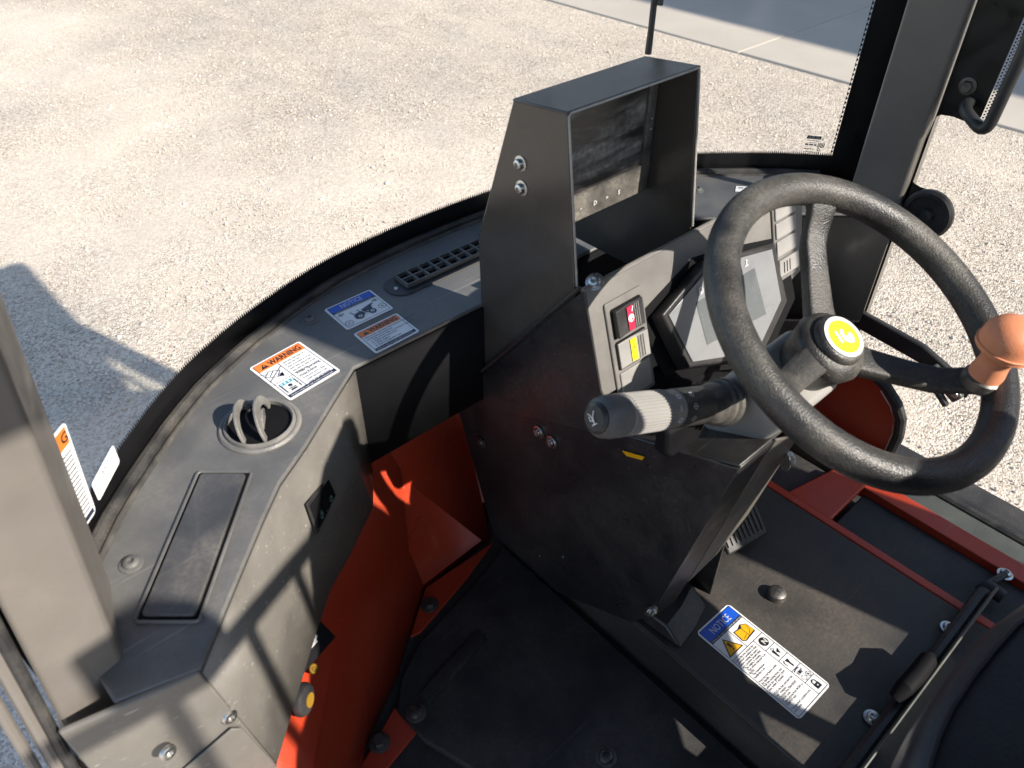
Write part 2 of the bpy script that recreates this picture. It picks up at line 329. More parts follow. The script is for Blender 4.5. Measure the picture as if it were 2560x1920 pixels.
def label(name, tl, tr, br, bl, n, parent, mats, draw, base='p_white', r=0.0035, lift=0.0006, text=None):
    tl, tr, br, bl = [Vector(q) for q in (tl, tr, br, bl)]
    ux = ((tr - tl) + (br - bl)) / 2; uy = ((tl - bl) + (tr - br)) / 2; W, H = ux.length, uy.length
    c = (tl + tr + br + bl) / 4; ux.normalize(); uy.normalize(); n = Vector(n).normalized()
    o = c - ux * W / 2 - uy * H / 2 + n * lift
    mb = MB(); mb.prism([o + ux * x + uy * y for x, y in rrect(0, 0, W, H, r)], n * -0.0004 if lift < 0 else n * 0.0004)
    b = mb.build(name, base, parent, smooth=False)
    if text: b['label'] = text
    pr = Print(o + n * 0.0006, ux, uy, n, mats); draw(pr, W, H)
    pr.build('print', b); return b
def screw(name, p, n, r, parent, m='zinc', h=None, washer=True, hexhead=False):
    h = h or r * 0.7; mb = MB()
    if washer: mb.lathe(p, n, [(r * 1.45, 0), (r * 1.45, r * 0.16), (r * 1.3, r * 0.2)], 20)
    b0 = r * 0.18 if washer else 0
    if hexhead: mb.lathe(p, n, [(r, b0), (r, h * 0.9), (r * 0.86, h + b0)], 6)
    else:
        mb.lathe(p, n, [(r, b0), (r, b0 + h * 0.45), (r * 0.86, b0 + h * 0.8), (r * 0.55, b0 + h), (r * 0.45, b0 + h), (r * 0.42, b0 + h * 0.35)], 18)
    return mb.build(name, m, parent)
X = Vector((1, 0, 0)); Y = Vector((0, 1, 0)); Z = Vector((0, 0, 1))
# ================================================================== SETTING
def ground():
    # one sheet, finely divided near the machine so that it is gently uneven
    xs = np.concatenate([[-250, -80, -25, -8], np.linspace(-4, 7, 111), [9, 12, 30, 90, 250]])
    ys = np.concatenate([[-250, -80, -20, -6], np.linspace(-2, 11, 131), [14, 25, 60, 120, 250]])
    XX, YY = np.meshgrid(xs, ys)
    near = (XX > -4) & (XX < 5.3) & (YY > -2) & (YY < 11)
    ZZ = 0.012 * np.sin(XX * 1.7 + YY * 0.6) + 0.010 * np.sin(YY * 2.3 - XX * 0.8 + 1) + 0.006 * np.sin(XX * 6.1 + 2) * np.sin(YY * 5.3)
    # shallow wheel tracks
    for x0, a in ((2.6, 0.16), (3.9, 0.16), (4.75, 0.05)):
        d = XX - (x0 + a * (YY - 3)); ZZ += -0.014 * np.exp(-(d / 0.16) ** 2) + 0.008 * np.exp(-((np.abs(d) - 0.27) / 0.08) ** 2)
    ZZ = np.where(near, ZZ, 0); fade = np.clip((5.6 - XX) / 0.5, 0, 1); ZZ = ZZ * fade - 0.0
    n, m = XX.shape; v = np.stack([XX, YY, ZZ], -1).reshape(-1, 3)
    idx = np.arange(n * m).reshape(n, m); f = np.stack([idx[:-1, :-1], idx[:-1, 1:], idx[1:, 1:], idx[1:, :-1]], -1).reshape(-1, 4)
    me = bpy.data.meshes.new('ground'); me.from_pydata(v.tolist(), [], f.tolist()); me.materials.append(M['gravel_yard']); me.shade_smooth()
    o = bpy.data.objects.new('ground', me); COL.objects.link(o); struct(o)
    o['label'] = 'pale beige gravel yard with packed sandy patches and wheel tracks'
    return o
ground()
def gravel():
    ph = (1 + 5 ** 0.5) / 2
    b = np.array([(-1, ph, 0), (1, ph, 0), (-1, -ph, 0), (1, -ph, 0), (0, -1, ph), (0, 1, ph), (0, -1, -ph), (0, 1, -ph), (ph, 0, -1), (ph, 0, 1), (-ph, 0, -1), (-ph, 0, 1)]) / 1.9
    f = np.array([(0, 11, 5), (0, 5, 1), (0, 1, 7), (0, 7, 10), (0, 10, 11), (1, 5, 9), (5, 11, 4), (11, 10, 2), (10, 7, 6), (7, 1, 8), (3, 9, 4), (3, 4, 2), (3, 2, 6), (3, 6, 8), (3, 8, 9), (4, 9, 5), (2, 4, 11), (6, 2, 10), (8, 6, 7), (9, 8, 1)])
    n = 150000
    x = rng.uniform(-1.6, 5.78, n); y = rng.uniform(-0.6, 10.5, n)
    keep = rng.random(n) < np.clip(0.42 + 0.5 * (np.sin(x * 1.3 + 1.1 * np.sin(y * 0.9)) > 0.1) + 0.2 * (x > 2), 0, 1)
    keep &= ~((x > -0.3) & (x < 1.5) & (y < 0.9)); x = x[keep]; y = y[keep]; n = len(x)
    r = 0.0019 + 0.0015 * rng.exponential(1.0, n); r = np.minimum(r, 0.016); r[rng.random(n) < 0.004] *= 1.9
    zz = 0.012 * np.sin(x * 1.7 + y * 0.6) + 0.010 * np.sin(y * 2.3 - x * 0.8 + 1)
    for x0, a in ((2.6, 0.16), (3.9, 0.16), (4.75, 0.05)):
        d = x - (x0 + a * (y - 3)); zz += -0.014 * np.exp(-(d / 0.16) ** 2) + 0.008 * np.exp(-((np.abs(d) - 0.27) / 0.08) ** 2)
    zz *= np.clip((5.6 - x) / 0.5, 0, 1)
    an = rng.uniform(0, 6.28, n); sc = rng.uniform(0.65, 1.25, (n, 3)) * r[:, None]; sc[:, 2] *= 0.75
    V = b[None] * sc[:, None, :] * (1 + 0.22 * rng.standard_normal((n, 12, 1)))
    ca, sa = np.cos(an)[:, None], np.sin(an)[:, None]
    vx = V[..., 0] * ca - V[..., 1] * sa + x[:, None]; vy = V[..., 0] * sa + V[..., 1] * ca + y[:, None]; vz = V[..., 2] + (zz + r * 0.15)[:, None]
    P = np.stack([vx, vy, vz], -1).reshape(-1, 3); FF = (f[None] + (np.arange(n) * 12)[:, None, None]).reshape(-1, 3)
    me = bpy.data.meshes.new('gravel'); me.vertices.add(len(P)); me.vertices.foreach_set('co', P.ravel())
    me.loops.add(FF.size); me.loops.foreach_set('vertex_index', FF.ravel().astype(np.int32)); me.polygons.add(len(FF)); me.polygons.foreach_set('loop_start', np.arange(0, FF.size, 3, dtype=np.int32))
    me.update(); me.validate(); me.materials.append(M['stone'])
    o = bpy.data.objects.new('gravel', me); COL.objects.link(o); o['kind'] = 'stuff'; o['label'] = 'loose pale gravel stones scattered over the yard'; o['category'] = 'gravel'
gravel()
# concrete apron in cast panels, about 2 cm proud of the yard
pv = bpy.data.objects.new('pavement', None); COL.objects.link(pv); struct(pv); pv.location = (8, 3.67, 0); WL['pavement'] = Vector((8, 3.67, 0))
pv['label'] = 'pale cast concrete apron beside the gravel yard'
for k in range(-4, 5):
    y0 = 3.67 + k * 5.0
    mb = MB(); mb.prism([(5.83, y0 + 0.006, -0.1), (10.6, y0 + 0.006, -0.1), (10.6, y0 + 4.994, -0.1), (5.83, y0 + 4.994, -0.1)], (0, 0, 0.118)); mb.build('concrete_panel', 'concrete', pv, bevel=0.008)
# warehouse beyond the apron (throws its shadow across the concrete)
wh = thing('warehouse', (13, -4, 0), 'tall grey clad warehouse standing along the concrete apron', 'building')
MB().box((15, -4, 4.1), (9.6, 46, 8.2)).build('wall', 'cladding', wh)
for k in range(18):
    MB().box((10.16, -25.5 + k * 2.5, 4.1), (0.06, 0.10, 8.15)).build('cladding_rib', 'cladding', wh)
MB().box((15, -4, 8.32), (10.2, 46.6, 0.2)).build('roof', 'cladding', wh)

# ================================================================== CAB SHELL
ZD = 1.425; ZF = 0.95; ZP = 1.04
cab = thing('dumper_cab', (0.61, 0.0, 0.0), 'dark grey cab frame of a compact dumper with red footwell panels', 'vehicle cab')
# windscreen curve, symmetric about x = 0.61
half = [(-0.060, 0.500), (-0.035, 0.533), (-0.004, 0.570), (0.038, 0.618), (0.066, 0.645), (0.099, 0.674), (0.128, 0.699), (0.157, 0.721), (0.184, 0.740), (0.21, 0.755), (0.242, 0.771), (0.274, 0.786), (0.32, 0.803), (0.357, 0.816), (0.393, 0.826), (0.43, 0.834), (0.465, 0.839), (0.50, 0.8425), (0.537, 0.845), (0.575, 0.8465)]
curve = half + [(0.61, 0.847)] + [(1.22 - x, y) for x, y in reversed(half)]
def offs(pts, d):
    out = []
    for k, (x, y) in enumerate(pts):
        a = pts[max(k - 1, 0)]; b = pts[min(k + 1, len(pts) - 1)]; t = Vector((b[0] - a[0], b[1] - a[1])); t.normalize()
        out.append((x - t.y * d, y + t.x * d))
    return out
def resample(pts, step):
    P = np.array(pts); s = np.concatenate([[0], np.cumsum(np.hypot(*np.diff(P, axis=0).T))]); q = np.arange(0, s[-1], step)
    return list(zip(np.interp(q, s, P[:, 0]), np.interp(q, s, P[:, 1])))
gc = resample(offs(curve, 0.014), 0.02); gc2 = offs(gc, 0.005)
mb = MB(); n = len(gc)
mb.v = [(x, y, z) for (x, y) in gc for z in (1.405, 2.38)] + [(x, y, z) for (x, y) in gc2 for z in (1.405, 2.38)]
for k in range(n - 1):
    a = 2 * k; c = 2 * n + 2 * k
    mb.f += [[a, a + 2, a + 3, a + 1], [c, c + 1, c + 3, c + 2], [a, c, c + 2, a + 2], [a + 1, a + 3, c + 3, c + 1]]; mb.m += [0] * 4
mb.f += [[0, 1, 2 * n + 1, 2 * n], [2 * n - 2, 4 * n - 2, 4 * n - 1, 2 * n - 1]]; mb.m += [0, 0]
ws = mb.build('windscreen', 'glass_front', cab, ang=60)
# printed black border with a toothed edge, on the inside of the glass
fi = resample(offs(curve, 0.0125), 0.0035); zt = 1.461
mb = MB(); n = len(fi)
for k in range(n - 1):
    (x0, y0), (x1, y1) = fi[k], fi[k + 1]; mx_, my_ = (x0 + x1) / 2, (y0 + y1) / 2
    s = k * 0.0035; e = min(s, (n - 1) * 0.0035 - s); side = max(0.0, 0.048 - e) / 0.048
    if e < 0.075:
        mb.face([(x0, y0, 1.406), (x1, y1, 1.406), (x1, y1, 2.37), (x0, y0, 2.37)]); continue
    if e < 0.0785:
        for q in range(120):
            z0 = 1.452 + q * 0.0075; mb.face([(x0, y0, z0), (x1, y1, z0 + 0.00375), (x0, y0, z0 + 0.0075)])
    mb.face([(x0, y0, 1.406), (x1, y1, 1.406), (x1, y1, zt - 0.0055), (x0, y0, zt - 0.0055)])
    mb.face([(x0, y0, zt - 0.0055), (x1, y1, zt - 0.0055), (mx_, my_, zt)])
mb.build('black_border', 'frit', ws, smooth=False)
# glazing seal and raised lip where the dashboard meets the glass
sl = offs(curve, 0.004)[2:-2]; MB().tube([(x, y, 1.425) for x, y in sl], 0.0075, 10).build('glazing_seal', 'rubber', cab)
sl = offs(curve, -0.008)[2:-2]; MB().tube([(x, y, 1.424) for x, y in sl], 0.0038, 10).build('trim_lip', 'seal_rubber', cab)
# pillars -------------------------------------------------------
def pillar(pts, z0, z1, name, m='pillar_paint', bev=0.006, lean=0.0):
    return MB().prism([(x + (z0 - 1.5) * lean, y, z0) for x, y in pts], ((z1 - z0) * lean, 0, z1 - z0)).build(name, m, cab, bevel=bev, seg=3)
PL = [(-0.060, 0.452), (-0.004, 0.463), (0.0165, 0.548), (-0.012, 0.585), (-0.056, 0.560)]
pillar(PL, 1.345, 2.40, 'front_pillar', bev=0.004, lean=0.09)
PLb = [(-0.076, 0.463), (-0.010, 0.470), (0.0, 0.484), (0.004, 0.548), (-0.020, 0.575), (-0.062, 0.552)]
pillar(PLb, 0.90, 1.342, 'pillar_base', lean=0.06)
PR = [(1.226, 0.428), (1.207, 0.504), (1.245, 0.519), (1.285, 0.505), (1.285, 0.44), (1.262, 0.426)]
pillar(PR, 0.90, 2.40, 'front_pillar', bev=0.004)
# rolled edge and door seal along the left door opening
for dx, dy, r, m, nm in ((-0.075, 0.452, 0.0055, 'pillar_paint', 'door_flange'), (-0.0665, 0.447, 0.0045, 'rubber', 'door_seal'), (-0.088, 0.452, 0.0045, 'pillar_paint', 'door_flange')):
    MB().tube([(dx - 0.55 * 0.09, dy, 0.95), (dx + 0.85 * 0.09, dy, 2.35)], r, 10).build(nm, m, cab)
screw('screw', (-0.052, 0.4625, 1.318), (-0.1, -1, 0), 0.0075, cab, 'zinc', washer=False, h=0.004)
# rear frame, roof, rear wall
for x in (-0.03, 1.27):
    MB().box((x, -0.56, 1.65), (0.05, 0.07, 1.5)).build('rear_pillar', 'pillar_paint', cab, bevel=0.006)
MB().prism([(-0.06, -0.60, 0.9), (1.28, -0.60, 0.9), (1.28, -0.60, 1.96), (1.035, -0.60, 1.92), (1.01, -0.60, 1.40), (0.21, -0.60, 1.40), (0.19, -0.60, 1.72), (-0.06, -0.60, 1.76)], (0, 0.03, 0)).build('rear_wall', 'black_plastic', cab)
MB().box((0.61, 0.112, 2.43), (1.62, 1.316, 0.07)).build('roof', 'black_plastic', cab, bevel=0.02)
for x in (-0.062,): MB().box((x, -0.35, 1.66), (0.012, 0.40, 1.48)).build('side_light_blocker', 'black_plastic', cab)  # unseen side panel added to cut sky light inside the cab
gd = MB().box((0.31, -0.58, 2.142), (0.62, 0.014, 0.024)).build('window_guard', 'black_plastic', cab, bevel=0.003)
for k in range(6):
    MB().tube([(0.11 + 0.095 * k, -0.58, 1.40), (0.11 + 0.095 * k, -0.58, 2.14)], 0.0090, 8).build('guard_bar', 'black_plastic', gd)
MB().prism([(0.27, -0.585, 2.156), (0.372, -0.585, 2.156), (0.372, -0.585, 2.20), (0.35, -0.585, 2.222), (0.27, -0.585, 2.222)], (0, 0.006, 0)).build('shade_plate', 'black_plastic', gd)  # added unseen plate, shaped to shade the left dash end
wl = thing('roof_shade_box', (0.79, -0.56, 2.46), 'added unseen black box under the rear edge of the cab roof, shading the dashboard', 'shade blocker')  # added out-of-view box, placed to shade the front of the dash
MB().box((0.795, -0.555, 2.385), (0.145, 0.06, 0.13)).build('housing', 'black_plastic', wl, bevel=0.012)
MB().box((0.795, -0.588, 2.385), (0.125, 0.006, 0.11)).build('lens', 'p_light', wl, bevel=0.004)  # pale front plate of the added shade box
MB().box((0.795, -0.52, 2.455), (0.05, 0.06, 0.012)).build('bracket', 'dark_steel', wl)
# floor
MB().prism([(-0.08, -0.6, 0.93), (1.28, -0.6, 0.93), (1.28, 0.50, 0.93), (1.05, 0.72, 0.93), (0.17, 0.72, 0.93), (-0.08, 0.50, 0.93)], (0, 0, 0.018)).build('floor_pan', 'floor_rubber', cab)
fp = MB(); fp.prism([(0.545, -0.55, 1.034), (0.905, -0.55, 1.034), (0.905, 0.47, 1.034), (0.70, 0.56, 1.034), (0.545, 0.56, 1.034)], (0, 0, 0.006))
fp.prism([(0.545, -0.55, 0.95), (0.549, -0.55, 0.95), (0.549, 0.60, 0.95), (0.545, 0.60, 0.95)], (0, 0, 0.083)).build('floor_plate', 'floor_steel', cab, bevel=0.002)
# red frame to the right of the floor plate
rp = MB()
rp.prism([(0.915, -0.4, 1.018), (0.932, -0.4, 1.018), (0.932, 0.44, 1.018), (0.915, 0.44, 1.018)], (0, 0, 0.012))
rp.prism([(0.932, 0.262, 1.010), (1.055, 0.262, 1.010), (1.055, 0.318, 1.010), (0.932, 0.345, 1.010)], (0, 0, 0.010))
rp.prism([(1.055, -0.5, 0.985), (1.092, -0.5, 0.985), (1.092, 0.30, 0.985), (1.055, 0.318, 0.985)], (0, 0, 0.025))
rp.build('red_floor_frame', 'red_paint', cab, bevel=0.003)
MB().box((0.994, -0.07, 0.990), (0.12, 0.66, 0.014)).build('floor_pad', 'floor_rubber', cab, bevel=0.003)
MB().box((0.994, 0.40, 0.990), (0.12, 0.15, 0.014)).build('floor_pad', 'floor_rubber', cab, bevel=0.003)
MB().prism([(1.105, -0.5, 0.94), (1.172, -0.5, 0.94), (1.172, 0.45, 0.94), (1.105, 0.45, 0.94)], (0, 0, 0.035)).build('door_sill', 'sill_paint', cab, bevel=0.008)
MB().tube([(1.185, -0.5, 0.965), (1.185, 0.42, 0.965)], 0.010, 10).build('door_seal', 'rubber', cab)
# red footwell wall (left, and its mirror right of the console)
def footwell(mir):
    q = (lambda p: (1.22 - p[0], p[1], p[2])) if mir else (lambda p: p)
    b1, b2, b3, b4, b5, b6 = (0.531, 0.648, 0.95), (0.386, 0.642, 0.95), (0.335, 0.603, 0.95), (0.267, 0.549, 0.95), (0.177, 0.495, 0.95), (0.09, 0.40, 0.95)
    r1, r2, r3, r4, r5 = (0.545, 0.715, 1.15), (0.417, 0.718, 1.15), (0.194, 0.542, 1.15), (0.095, 0.43, 1.15), (0.05, 0.355, 1.15)
    t1, t2, t3, t4, t5 = (0.545, 0.772, 1.30), (0.385, 0.775, 1.30), (0.155, 0.585, 1.27), (0.05, 0.468, 1.26), (0.0, 0.385, 1.26)
    c = (0.366, 0.640, 1.07); c2 = (0.215, 0.527, 1.05); c3 = (0.125, 0.447, 1.05)
    mb = MB()
    for fcs in (([t1, t2, r2, r1], [t2, t3, r3, r2], [t3, t4, r4, r3], [t4, t5, r5, r4]) if not mir else ()) + ([r1, r2, c, b2, b1], [c, b3, b2], [r2, r3, c2, c], [c, c2, b4, b3]) + (([r3, r4, c3, c2], [c2, c3, b5, b4], [r4, r5, b6, b5, c3]) if not mir else ()):
        mb.face([q(p) for p in fcs])
    o = mb.build('red_footwell_wall', 'red_paint', cab, ang=12)
    sm = o.modifiers.new('thick', 'SOLIDIFY'); sm.thickness = 0.004; sm.offset = 0
    tabs = MB()
    tabs.prism([q(p) for p in ((0.531, 0.636, 0.951), (0.45, 0.609, 0.951), (0.335, 0.580, 0.951), (0.318, 0.584, 0.951), (0.345, 0.606, 0.951), (0.39, 0.640, 0.951))], (0, 0, 0.005))
    tabs.prism([q(p) for p in ((0.236, 0.510, 0.951), (0.250, 0.462, 0.951), (0.176, 0.446, 0.951), (0.150, 0.47, 0.951))], (0, 0, 0.005))
    tabs.build('mounting_tab', 'red_paint', cab, bevel=0.0015)
    for p in ((0.374, 0.609, 0.957), (0.192, 0.481, 0.957)): screw('flange_bolt', q(p), Z, 0.010, cab, 'dark_steel', hexhead=True, h=0.008)
footwell(False); footwell(True)
# outer front skin and chassis below the windscreen
sk = offs(curve, 0.003); mb = MB(); n = len(sk)
mb.v = [(x, y, z) for (x, y) in sk for z in (0.62, 1.404)]
for k in range(n - 1): a = 2 * k; mb.f.append([a, a + 2, a + 3, a + 1]); mb.m.append(0)
o = mb.build('front_skin', 'red_paint', cab, ang=60); sm = o.modifiers.new('thick', 'SOLIDIFY'); sm.thickness = 0.004
for x in (-0.02, 1.24): MB().box((x, 0.0, 0.78), (0.03, 1.10, 0.30)).build('side_skirt', 'red_paint', cab, bevel=0.006)
MB().box((0.61, -0.35, 0.66), (0.9, 2.0, 0.5)).build('chassis', 'dark_steel', cab, bevel=0.03)
for x in (0.16, 1.06):
    for y in (0.25, -1.0):
        MB().lathe((x - 0.11, y, 0.40), X, [(0.22, 0), (0.36, 0.0), (0.40, 0.03), (0.40, 0.19), (0.36, 0.22), (0.22, 0.22)], 36).build('tyre', 'tyre', cab)
# red corner panel with black edge trim below the right door post
pts = [(0.56, 0.93), (0.285, 0.93), (0.285, 1.03), (0.292, 1.062), (0.308, 1.086), (0.335, 1.108), (0.37, 1.122), (0.44, 1.13), (0.56, 1.13)]
MB().prism([(1.2, y, z) for y, z in pts], (0.006, 0, 0)).build('corner_panel', 'red_paint', cab)
MB().tube([(1.2, 0.281, 0.93), (1.2, 0.281, 1.03), (1.2, 0.288, 1.064), (1.2, 0.305, 1.09), (1.2, 0.333, 1.113), (1.2, 0.37, 1.127), (1.2, 0.44, 1.134)], 0.0095, 10).build('edge_trim', 'rubber', cab)
MB().tube([(1.193, 0.2905, 0.93), (1.193, 0.2905, 1.03), (1.193, 0.297, 1.060), (1.193, 0.312, 1.083), (1.193, 0.337, 1.104)], 0.0012, 6).build('trim_bead', 'zinc', cab)
# black lower side wall right of the console, below the dashboard
MB().prism([(0.70, 0.735, 1.13), (1.04, 0.70, 1.13), (1.187, 0.46, 1.13), (1.195, 0.44, 1.40), (1.195, 0.505, 1.415), (1.05, 0.70, 1.415), (0.70, 0.735, 1.415)], (0.006, 0.01, 0)).build('side_trim', 'black_plastic', cab)
# wiper outside the glass
wp = thing('windscreen_wiper', (0.99, 0.79, 1.62), 'thin black wiper blade hanging outside the windscreen above the monitor', 'wiper')
b = MB(); b.tube([(1.012, 0.798, 2.30), (1.009, 0.798, 1.655), (1.008, 0.798, 1.618)], [0.0050, 0.0050, 0.0055], 10); b.build('arm', 'black_plastic', wp)
b = MB(); b.box((1.0125, 0.7905, 2.02), (0.006, 0.010, 0.66)); b.build('blade', 'rubber', wp)
# stickers on the glass
def glass_plane(x, d=0.0115):
    p = offs(curve, d); k = min(range(1, len(p) - 1), key=lambda i: abs(p[i][0] - x)); t = Vector((p[k + 1][0] - p[k - 1][0], p[k + 1][1] - p[k - 1][1], 0)).normalized()
    return Vector((*p[k], 1.5)), Vector((t.y, -t.x, 0))
p0, nn = glass_plane(0.05, 0.010)
G = lambda u, v: onpl(u, v, p0, nn)
def d_strip(p, W, H):
    p.rect(0.003, H - 0.020, W - 0.003, H - 0.003, 'p_orange', 1); p.text('G', W - 0.013, H - 0.016, 0.014, 'p_black', 2, bold=0.02)
    for k in range(15):
        y = H - 0.026 - k * (H - 0.034) / 15; p.line(0.005, y, W - 0.005, y - 0.001, 0.0013, 'p_navy', 1)
    p.rect(0.003, 0.003, W - 0.003, 0.008, 'p_navy', 2)
label('warning_sticker', G(95, 1130), G(158, 1058), G(240, 1272), G(180, 1370), nn, ws, ['p_orange', 'p_black', 'p_navy'], d_strip, lift=0.0004, r=0.005)
def d_cant(p, W, H):
    p.text('CANT', 0.010, H * 0.60, 0.0085, 'p_grey', 1); p.rect(0.018, H * 0.25, 0.021, H * 0.31, 'p_grey', 1).rect(0.024, H * 0.25, 0.030, H * 0.31, 'p_grey', 1)
label('white_sticker', G(227, 1208), G(281, 1113), G(298, 1152), G(246, 1256), nn, ws, ['p_grey'], d_cant, lift=0.0004, r=0.003)
# mirrored maker's print low on the right of the glass
p0, nn = glass_plane(1.12, 0.0115)
G2 = lambda u, v: onpl(u, v, p0, nn)
a, bq, cq = G2(2018, 338), G2(2062, 342), G2(2015, 400)
ux = (bq - a); Wd = ux.length; ux.normalize(); uy = Z
pr = Print(a - Z * 0.05, ux, uy, nn, ['p_black', 'p_light', 'p_grey'])
s_ = Wd / 44.0
pr.poly([(2 * s_, 0.05), (37 * s_, 0.05), (36 * s_, 0.05 - 8 * s_), (0, 0.05 - 8 * s_)], 'p_black', 1)
pr.text('AUSA', 3 * s_, 0.05 - 7 * s_, 8 * s_, 'p_light', 2, width=31 * s_, bold=0.03, flip=True)
pr.text('G', 39 * s_, 0.05 - 8 * s_, 7 * s_, 'p_black', 1, bold=0.04, flip=True)
def dashes(pr, x0, x1, y, h, m, l, seed=1, wmin=0.6, wmax=2.2):
    """rows of print too small to read: broken bars about as long as words"""
    r = random.Random(seed); x = x0
    while x < x1 - h:
        w_ = min(h * r.uniform(wmin, wmax) * 1.3, x1 - x); pr.rect(x, y, x + w_, y + h, m, l); x += w_ + h * 0.6
dashes(pr, 4 * s_, 36 * s_, 0.05 - 13 * s_, 2.2 * s_, 'p_grey', 1, 3)
pr.line(8 * s_, 0.05 - 17 * s_, 29 * s_, 0.05 - 17 * s_, 1.2 * s_, 'p_grey', 1)
for k in range(5): pr.line((32 + 3.6 * k) * s_, 0.05 - 28 * s_, (34 + 3.6 * k) * s_, 0.05 - 16 * s_, 2.2 * s_, 'p_black', 1)
dashes(pr, 0, 29 * s_, 0.05 - 24 * s_, 4 * s_, 'p_grey', 1, 5)
pr.ring(36 * s_, 0.05 - 33 * s_, 3 * s_, 2 * s_, 'p_black', 1)
dashes(pr, 0, 28 * s_, 0.05 - 34 * s_, 2.4 * s_, 'p_grey', 1, 6)
dashes(pr, 0, 40 * s_, 0.05 - 41 * s_, 2.0 * s_, 'p_grey', 1, 7)
pr.build('glass_print', ws)
# ================================================================== RIGHT DOOR
door = thing('cab_door', (1.24, 0.0, 0.95), 'glazed right cab door with black border, grab handle and hinge disc', 'door')
dg = MB().prism([(1.243, y, z) for y, z in rrect(-0.48, 0.985, 0.425, 2.34, 0.03)], (0.005, 0, 0)).build('door_glass', 'glass_side', door)
XB = 1.2405
def bp(pts): return [(XB, p.y, p.z) for p in (onx(u, v, XB) for u, v in pts)]
fr = MB()
fr.prism([(XB, 0.424, 2.33), (XB, 0.424, 1.02)] + bp([(2108, 905), (2140, 800), (2146, 768), (2168, 713), (2198, 636), (2230, 600), (2290, 610), (2334, 588), (2356, 566), (2367, 540), (2366, 518), (2352, 496), (2334, 479), (2300, 468), (2284, 458), (2276, 443), (2280, 428), (2313, 367), (2334, 304), (2341, 292), (2352, 287), (2380, 291), (2414, 304), (2452, 293), (2560, 42)]) + [(XB, 0.335, 2.33)], (0.0015, 0, 0))
fr.build('black_border', 'frit', dg, smooth=False)
# dotted fringe along the rear edge of the black panel
a = onx(2452, 293, XB); bq = onx(2560, 42, XB); mb = MB()
for k in range(34):
    for j, (o_, r_) in enumerate(((0.003, 0.0013), (0.0062, 0.0010), (0.009, 0.0007))):
        c = a.lerp(bq, (k + 0.5 * (j % 2)) / 30.0); y = c.y - o_
        mb.prism([(XB, y + r_ * math.cos(t * 1.0472), c.z + r_ * math.sin(t * 1.0472)) for t in range(6)], (0.0012, 0, 0))
mb.build('border_dots', 'frit', dg, smooth=False)
pc = onx(2300, 548, 1.21)
hg = MB().lathe(pc + X * 0.028, -X, [(0.040, 0), (0.040, 0.006), (0.036, 0.010), (0.031, 0.010), (0.029, 0.004), (0.012, 0.003), (0.009, 0.012), (0.004, 0.013)], 32).build('hinge_disc', 'black_plastic', door)
h1 = onx(2404, 266, 1.212); h2 = onx(2462, 338, 1.195); h3 = onx(2570, 105, 1.195)
def bend(pts, r, n=6):
    out = [Vector(pts[0])]
    for k in range(1, len(pts) - 1):
        p, c, q = Vector(pts[k - 1]), Vector(pts[k]), Vector(pts[k + 1]); a = c + (p - c).normalized() * r; b = c + (q - c).normalized() * r
        for i in range(n + 1):
            t = i / n; out.append(a * (1 - t) ** 2 + c * 2 * t * (1 - t) + b * t * t)
    return out + [Vector(pts[-1])]
MB().tube(bend([h1 + X * 0.03, h1, h2, h3, Vector((1.2, h3.y + 0.05, 2.1)), Vector((1.235, h3.y + 0.07, 2.16))], 0.022), 0.0085, 14).build('grab_handle', 'black_plastic', door)
screw('hinge_bolt', onx(2420, 215, XB) - X * 0.0005, -X, 0.0085, door, 'dark_steel', hexhead=True, h=0.006)
s0 = onx(2120, 790, 1.225); s1 = onx(2300, 885, 1.225); s2 = onx(2420, 985, 1.22)
MB().prism([s0 + Z * 0.02, s0 - Z * 0.014, s1 - Z * 0.018, s2 - Z * 0.012, s2 + Z * 0.012, s1 + Z * 0.016], (0.012, 0, 0)).build('latch_arm', 'black_plastic', door, bevel=0.003)
c = onx(2385, 985, 1.213); MB().box(c + Vector((0, 0.02, 0.012)), (0.014, 0.07, 0.022), (X, (Vector((0, -0.8, -0.45))).normalized(), (Vector((0, -0.45, 0.8))).normalized())).build('latch_body', 'sill_paint', door, bevel=0.004)
c = onx(2330, 955, 1.205); MB().tube([c + Vector((0, 0.035, 0.012)), c, c + Vector((0, -0.035, -0.03))], [0.006, 0.007, 0.006], 10).build('latch_lever', 'black_plastic', door)
screw('latch_screw', onx(2388, 985, 1.204), -X, 0.0055, door, 'zinc')
# ================================================================== DASHBOARD
dash = thing('dashboard', (0.61, 0.62, 1.235), 'dark grey moulded dashboard curving along the windscreen with vents and stickers', 'dashboard')
crease = [(-0.030, 0.430), (0.032, 0.412), (0.085, 0.463), (0.144, 0.519), (0.181, 0.552), (0.228, 0.581), (0.286, 0.622), (0.339, 0.659)]
inner = crease + [(1.22 - x, y) for x, y in reversed(crease)]
outer = [(-0.035, 0.515), (-0.02, 0.56), (0.022, 0.600)] + [p for p in offs(curve, -0.004) if 0.03 < p[0] < 1.19] + [(1.20, 0.545), (1.223, 0.52)]
